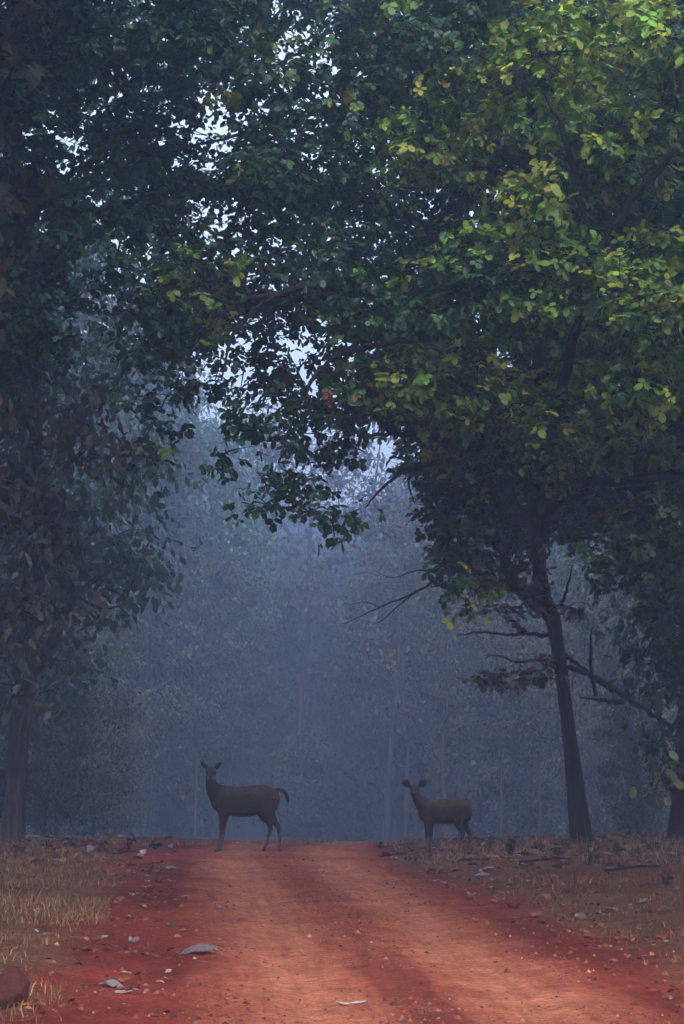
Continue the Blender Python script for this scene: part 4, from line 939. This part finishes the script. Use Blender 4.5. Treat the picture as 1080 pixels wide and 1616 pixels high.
# teak leaves heaped on the edge of the left grass
heap = 'curled brown teak leaf in the drift along the grass edge'
for k in range(60):
    px, py = rng.uniform(0, 185), rng.uniform(1340, 1366)
    fallen(px, py, rng.uniform(14, 28), rng.choice(['tan', 'rust', 'grey', 'pale'], p=[.4, .25, .2, .15]), int(rng.integers(4)), heap, None, rng.uniform(.8, 1.9))

# litter too fine to count
def litter_field(name, label, n, fn, smin, smax, cols, wts):
    p = fn(n); m = len(p); z = ground_z(p[:, 0], p[:, 1]) + .006
    a = rng.uniform(0, 6.283, m); X = np.column_stack([np.cos(a), np.sin(a), rng.normal(0, .3, m)]); N = np.column_stack([rng.normal(0, .35, (m, 2)), np.ones(m)])
    mb = MB(); add_leaves(mb, LEAF_LOW, np.column_stack([p, z + rng.uniform(0, .03, m)]), X, N, rng.uniform(smin, smax, m), palette(m, cols, wts, .3), .4)
    o = link(name, mb.mesh(name), M_DRY); tag(o, label, 'leaf litter', kind='stuff'); return o
def crest_litter(n):
    x = rng.uniform(-8, 9, n); y = 54.5 - 14 * rng.random(n) ** 1.3; u = x - road_c(y)
    k = (((u > 1.75 + .5 * vnoise(x, y, .9, 41)) & (y > 40)) | ((u < -2.9) & (y > 45.5))) | ((np.abs(u) > 1.9) & (rng.random(n) < .12))
    return np.column_stack([x, y])[k]
def verge_litter(n):
    y = 19 + 26 * rng.random(n); s = np.where(rng.random(n) < .5, -1, 1); u = s * (1.75 + rng.gamma(2, .55, n)); x = road_c(y) + u
    k = vnoise(x, y, 1.0, 43) > .42; return np.column_stack([x, y])[k]
litter_field('leaf_litter', 'brown leaf litter under the trees at the crest', 5200, crest_litter, .07, .24, [TAN, RUSTL, DKST, GREYL, PALE], [.5, .9, 1.2, .5, .16])
litter_field('leaf_crumbs', 'scattered crumbs of dry leaf on the verges', 2400, verge_litter, .025, .09, [TAN, RUSTL, REDST, PALE, DKST], [.7, 1, 1, .22, .6])

def stone_mesh(seed, flat=.6, sub=2):
    import bmesh
    r = np.random.default_rng(seed); bm = bmesh.new(); bmesh.ops.create_icosphere(bm, subdivisions=sub, radius=.5)
    pl = [(unit(r.normal(0, 1, (1, 3)))[0], r.uniform(.24, .42)) for _ in range(8)]
    for v in bm.verts:
        p = np.array(v.co)
        for n, d in pl:
            k = p @ n
            if k > d: p = p - n * (k - d) * .92
        p[2] *= flat; p += r.normal(0, .012, 3); v.co = p
    me = bpy.data.meshes.new('stone'); bm.to_mesh(me); bm.free()
    return me
def tinted(me, col):
    me = me.copy(); n = len(me.vertices)
    a = me.attributes.new('tint', 'FLOAT_COLOR', 'POINT'); a.data.foreach_set('color', np.tile(np.array([*col, 1], np.float32), n)); me.materials.append(M_STONE); return me
ST0 = [stone_mesh(s, f) for s, f in ((1, .55), (2, .7), (3, .45), (4, .8))]
ST = [tinted(m, c) for m in ST0 for c in ((.19, .055, .036), (.12, .04, .03), (.26, .10, .065))]
def stone(px, py, size_px, label, me=None, name='stone', zs=1.0, yaw=None, group='red stones along the road'):
    x, y = ground_point(px, py); s = size_px / (FPX / y)
    o = link(name, me or ST[int(rng.integers(len(ST)))], None, None, (x, y, gz(x, y) + s * .12 * zs)); o.scale = (s * rng.uniform(.85, 1.2), s * rng.uniform(.8, 1.1), s * zs)
    o.rotation_euler = (rng.normal(0, .1), rng.normal(0, .1), rng.uniform(0, 6.28) if yaw is None else yaw); tag(o, label, 'stone', group); return o
x0, y0 = ground_point(14, 1592)
def boulder_mesh(seed):
    import bmesh
    r = np.random.default_rng(seed); bm = bmesh.new()
    for p in unit(r.normal(0, 1, (26, 3))) * r.uniform(.44, .54, (26, 1)): bm.verts.new(p)
    bmesh.ops.convex_hull(bm, input=bm.verts[:]); bmesh.ops.delete(bm, geom=[v for v in bm.verts if not v.link_faces], context='VERTS')
    bmesh.ops.bevel(bm, geom=bm.edges[:], offset=.025, segments=1, affect='EDGES'); bmesh.ops.triangulate(bm, faces=bm.faces[:])
    bmesh.ops.recalc_face_normals(bm, faces=bm.faces[:])
    me = bpy.data.meshes.new('boulder'); bm.to_mesh(me); bm.free(); return me
o = link('boulder', tinted(boulder_mesh(12), (.09, .028, .024)), None, None, (x0 - .02, y0 + .1, gz(x0, y0) + .11)); o.scale = (.36, .32, .40); o.rotation_euler = (.1, .1, .5)
tag(o, 'dark red boulder standing in the golden grass', 'boulder')
o = stone(907, 1409, 44, 'flat topped brown rock slab in the short grass below the leaning tree', tinted(stone_mesh(15, .5, 3), (.10, .042, .035)), 'rock', .75, .2, None)
if 'group' in o: del o['group']
lab = 'small red stone on the stony verge below the leaning tree'
for px, py, s in [(846, 1448, 24), (930, 1480, 26), (968, 1518, 18), (1000, 1537, 16), (1012, 1480, 14), (980, 1484, 22), (950, 1462, 16), (1043, 1484, 30), (1038, 1490, 18), (860, 1420, 26), (892, 1435, 18), (812, 1432, 20), (1075, 1576, 16), (1010, 1500, 10), (950, 1560, 12), (905, 1500, 10), (988, 1562, 10), (1000, 1587, 12), (1050, 1540, 14), (1020, 1560, 10), (900, 1530, 8), (930, 1545, 10), (945, 1500, 12), (970, 1540, 10), (1060, 1510, 12), (1035, 1522, 12), (870, 1470, 10), (960, 1530, 14), (780, 1425, 12), (740, 1420, 12), (830, 1455, 12), (1020, 1440, 20), (980, 1470, 18), (918, 1470, 14), (892, 1452, 16)]:
    stone(px, py, s, lab)
lab = 'small red stone on the soil beside the golden grass'
for px, py, s in [(75, 1470, 24), (82, 1478, 18), (55, 1545, 22), (246, 1510, 14), (213, 1561, 22), (190, 1420, 16), (225, 1430, 14), (150, 1485, 18), (135, 1500, 22), (250, 1392, 14), (290, 1420, 14), (232, 1407, 16), (345, 1510, 10), (270, 1540, 12), (245, 1605, 14), (150, 1600, 12), (100, 1590, 16), (170, 1475, 16), (205, 1450, 14), (340, 1540, 9), (300, 1480, 10), (250, 1455, 12)]:
    stone(px, py, s, lab)
lab = 'pebble lying on the wheel tracks'
for px, py, s in [(783, 1520, 8), (561, 1489, 7), (774, 1564, 6), (665, 1553, 6), (605, 1512, 6), (608, 1525, 7), (678, 1597, 6), (812, 1528, 6), (900, 1505, 8), (397, 1427, 7), (484, 1431, 8), (520, 1442, 6), (455, 1470, 5), (690, 1480, 5), (640, 1440, 5), (730, 1610, 5), (580, 1560, 5), (850, 1590, 6), (1000, 1585, 7), (470, 1540, 5), (430, 1500, 6), (420, 1520, 6), (440, 1545, 6)]:
    stone(px, py, s * 1.2, lab, group='pebbles on the wheel tracks')
# gravel: too fine to count
gm = MB(); base_v = np.array([[.5, 0, 0], [0, .5, 0], [-.5, 0, 0], [0, -.45, 0], [.05, .05, .38]]); base_f = np.array([[0, 1, 4], [1, 2, 4], [2, 3, 4], [3, 0, 4]])
n = 15000; y = 17.5 + 30 * rng.random(n) ** 1.4; k = rng.random(n)
u = np.where(k < .35, rng.normal(0, .28, n), np.where(k < .7, np.where(rng.random(n) < .5, -1, 1) * rng.normal(1.45, .2, n), rng.uniform(-2.9, 2.9, n)))
x = road_c(y) + u; keep = vnoise(x, y, 1.3, 51) > .4; x, y = x[keep], y[keep]; m = len(x)
s = rng.gamma(1.6, .010, m) + .006; a = rng.uniform(0, 6.28, m); jit = base_v[None] * rng.uniform(.6, 1.3, (m, 5, 1)) * s[:, None, None]
vx = jit[..., 0] * np.cos(a)[:, None] - jit[..., 1] * np.sin(a)[:, None] + x[:, None]; vy = jit[..., 0] * np.sin(a)[:, None] + jit[..., 1] * np.cos(a)[:, None] + y[:, None]
vz = jit[..., 2] + (ground_z(x, y) + .003)[:, None]
gm.add(np.stack([vx, vy, vz], -1).reshape(-1, 3), None, (base_f[None] + (np.arange(m) * 5)[:, None, None]).reshape(-1, 3), np.repeat(palette(m, [(.20, .055, .035), (.26, .10, .06), (.09, .035, .028), (.30, .18, .13)], [1, .6, 1.1, .1], .2), 5, 0))
g = link('gravel', gm.mesh('gravel'), M_STONE); tag(g, 'fine red gravel strewn along the road', 'gravel', kind='stuff')

# small plants and sticks at the crest
def sapling(px, py, h, n, cols, label, leaf=.09, name='sapling'):
    x, y = ground_point(px, py); b = np.array([x, y, gz(x, y) - .02])
    root = bpy.data.objects.new(name, None); COL.objects.link(root); root.location = tuple(b); tag(root, label, 'plant', 'weeds along the crest' if label.startswith('withered') else None)
    mb = MB(); fm = MB()
    for k in range(n):
        d = np.array([rng.normal(0, .3), rng.normal(0, .3), 1]) * h * rng.uniform(.6, 1); p, r = smooth_path([np.zeros(3), d * .5 + rng.normal(0, .02, 3), d], [.008, .006, .003], 3); tube(mb, p, r, 4)
        m = 5; t = rng.uniform(.35, 1, m)[:, None]; a = rng.uniform(0, 6.28, m)
        add_leaves(fm, LEAF_FULL, d * t, np.column_stack([np.cos(a), np.sin(a), rng.normal(.1, .3, m)]), np.column_stack([rng.normal(0, .4, (m, 2)), np.ones(m)]), leaf * rng.uniform(.7, 1.2, m), palette(m, cols, [1] * len(cols)))
    link('stem', mb.mesh('stem'), M_BARK_D, root); link('foliage', fm.mesh('foliage'), M_LEAF, root)['kind'] = 'stuff'
sapling(1008, 1352, .26, 5, [(.16, .17, .03), (.10, .13, .03)], 'yellow green seedling in the litter between the two trunks', .13)
sapling(806, 1350, .30, 6, [DULL, TK_DARK], 'grey leaved seedling in front of the smaller deer and leaning trunk', .10)
sapling(935, 1362, .24, 5, [DULL, TK_DARK, TK_GREY], 'low dark weed at the foot of the leaning trunk', .10, 'weed')
sapling(880, 1352, .22, 4, [TK_DARK, DULL], 'small dark weed just left of the leaning trunk', .10, 'weed')
sapling(1052, 1396, .24, 5, [DKST, DULL], 'brown withered weed in the reddish grass', .08, 'weed')
sapling(675, 1358, .16, 4, [DKST, DULL], 'low withered weed at the hooves of the smaller deer', .07, 'weed')
for px_, py_ in [(30, 1343), (75, 1341), (118, 1342), (160, 1343), (205, 1341), (245, 1340), (645, 1342), (770, 1344), (850, 1346), (975, 1345), (1030, 1344), (600, 1338)]:
    sapling(px_, py_, rng.uniform(.14, .30), int(rng.integers(4, 7)), [DULL, TK_DARK, DKST], ('withered weed on the crest beyond the golden grass' if px_ < 300 else 'withered weed in the litter between the road and the trunks'), .085, 'weed')
def stick(pa, pb, r, label):
    xa, ya = ground_point(*pa); xb, yb = ground_point(*pb); A_ = np.array([xa, ya, gz(xa, ya) + r * .6]); B_ = np.array([xb, yb, gz(xb, yb) + r * .8])
    p, rr = smooth_path([A_, (A_ + B_) / 2 + np.array([.05, .03, .02]), B_], [r, r * .8, r * .4], 4); mb = MB(); tube(mb, p, rr, 6, rough=.1)
    br = (A_ + B_) / 2; tube(mb, *smooth_path([br, br + np.array([.1, -.12, .05]), br + np.array([.25, -.2, .04])], [r * .6, r * .4, r * .2], 2), 5)
    o = link('stick', mb.mesh('stick', True, A_), M_BARK_D, None, tuple(A_)); tag(o, label, 'stick', 'dead sticks in the litter')
stick((820, 1362), (905, 1356), .022, 'dead stick lying left of the leaning trunk')
stick((700, 1362), (760, 1358), .018, 'dead stick lying behind the hooves of the smaller deer')
stick((955, 1375), (1040, 1368), .02, 'dead stick lying in front of the dark trunked tree')
stick((600, 1352), (640, 1350), .018, 'short dead stick at the road edge in the litter')
stick((150, 1352), (230, 1344), .018, 'dead stick lying across the leaf drift')

# ------------------------------------------------------------------ the misty air
hb = MB()
hv = np.array([[sx * 340, yy, zz] for zz in (-9.0, 52.0) for sx, yy in ((-1, -60), (1, -60), (1, 480), (-1, 480))], float)
hb.add(hv, [(0, 3, 2, 1), (4, 5, 6, 7), (0, 1, 5, 4), (1, 2, 6, 5), (2, 3, 7, 6), (3, 0, 4, 7)])
M_HAZE = bpy.data.materials.new('haze'); M_HAZE.use_nodes = True; hn = M_HAZE.node_tree; hn.nodes.clear()
pv = hn.nodes.new('ShaderNodeVolumePrincipled'); pv.inputs['Density'].default_value = HAZE_DENSITY; pv.inputs['Color'].default_value = (*HAZE_COLOR, 1); pv.inputs['Anisotropy'].default_value = .64
ho = hn.nodes.new('ShaderNodeOutputMaterial'); hn.links.new(pv.outputs[0], ho.inputs['Volume'])
haze = link('haze', hb.mesh('haze'), M_HAZE); tag(haze, 'bluish morning mist filling the wood', 'mist', kind='stuff')
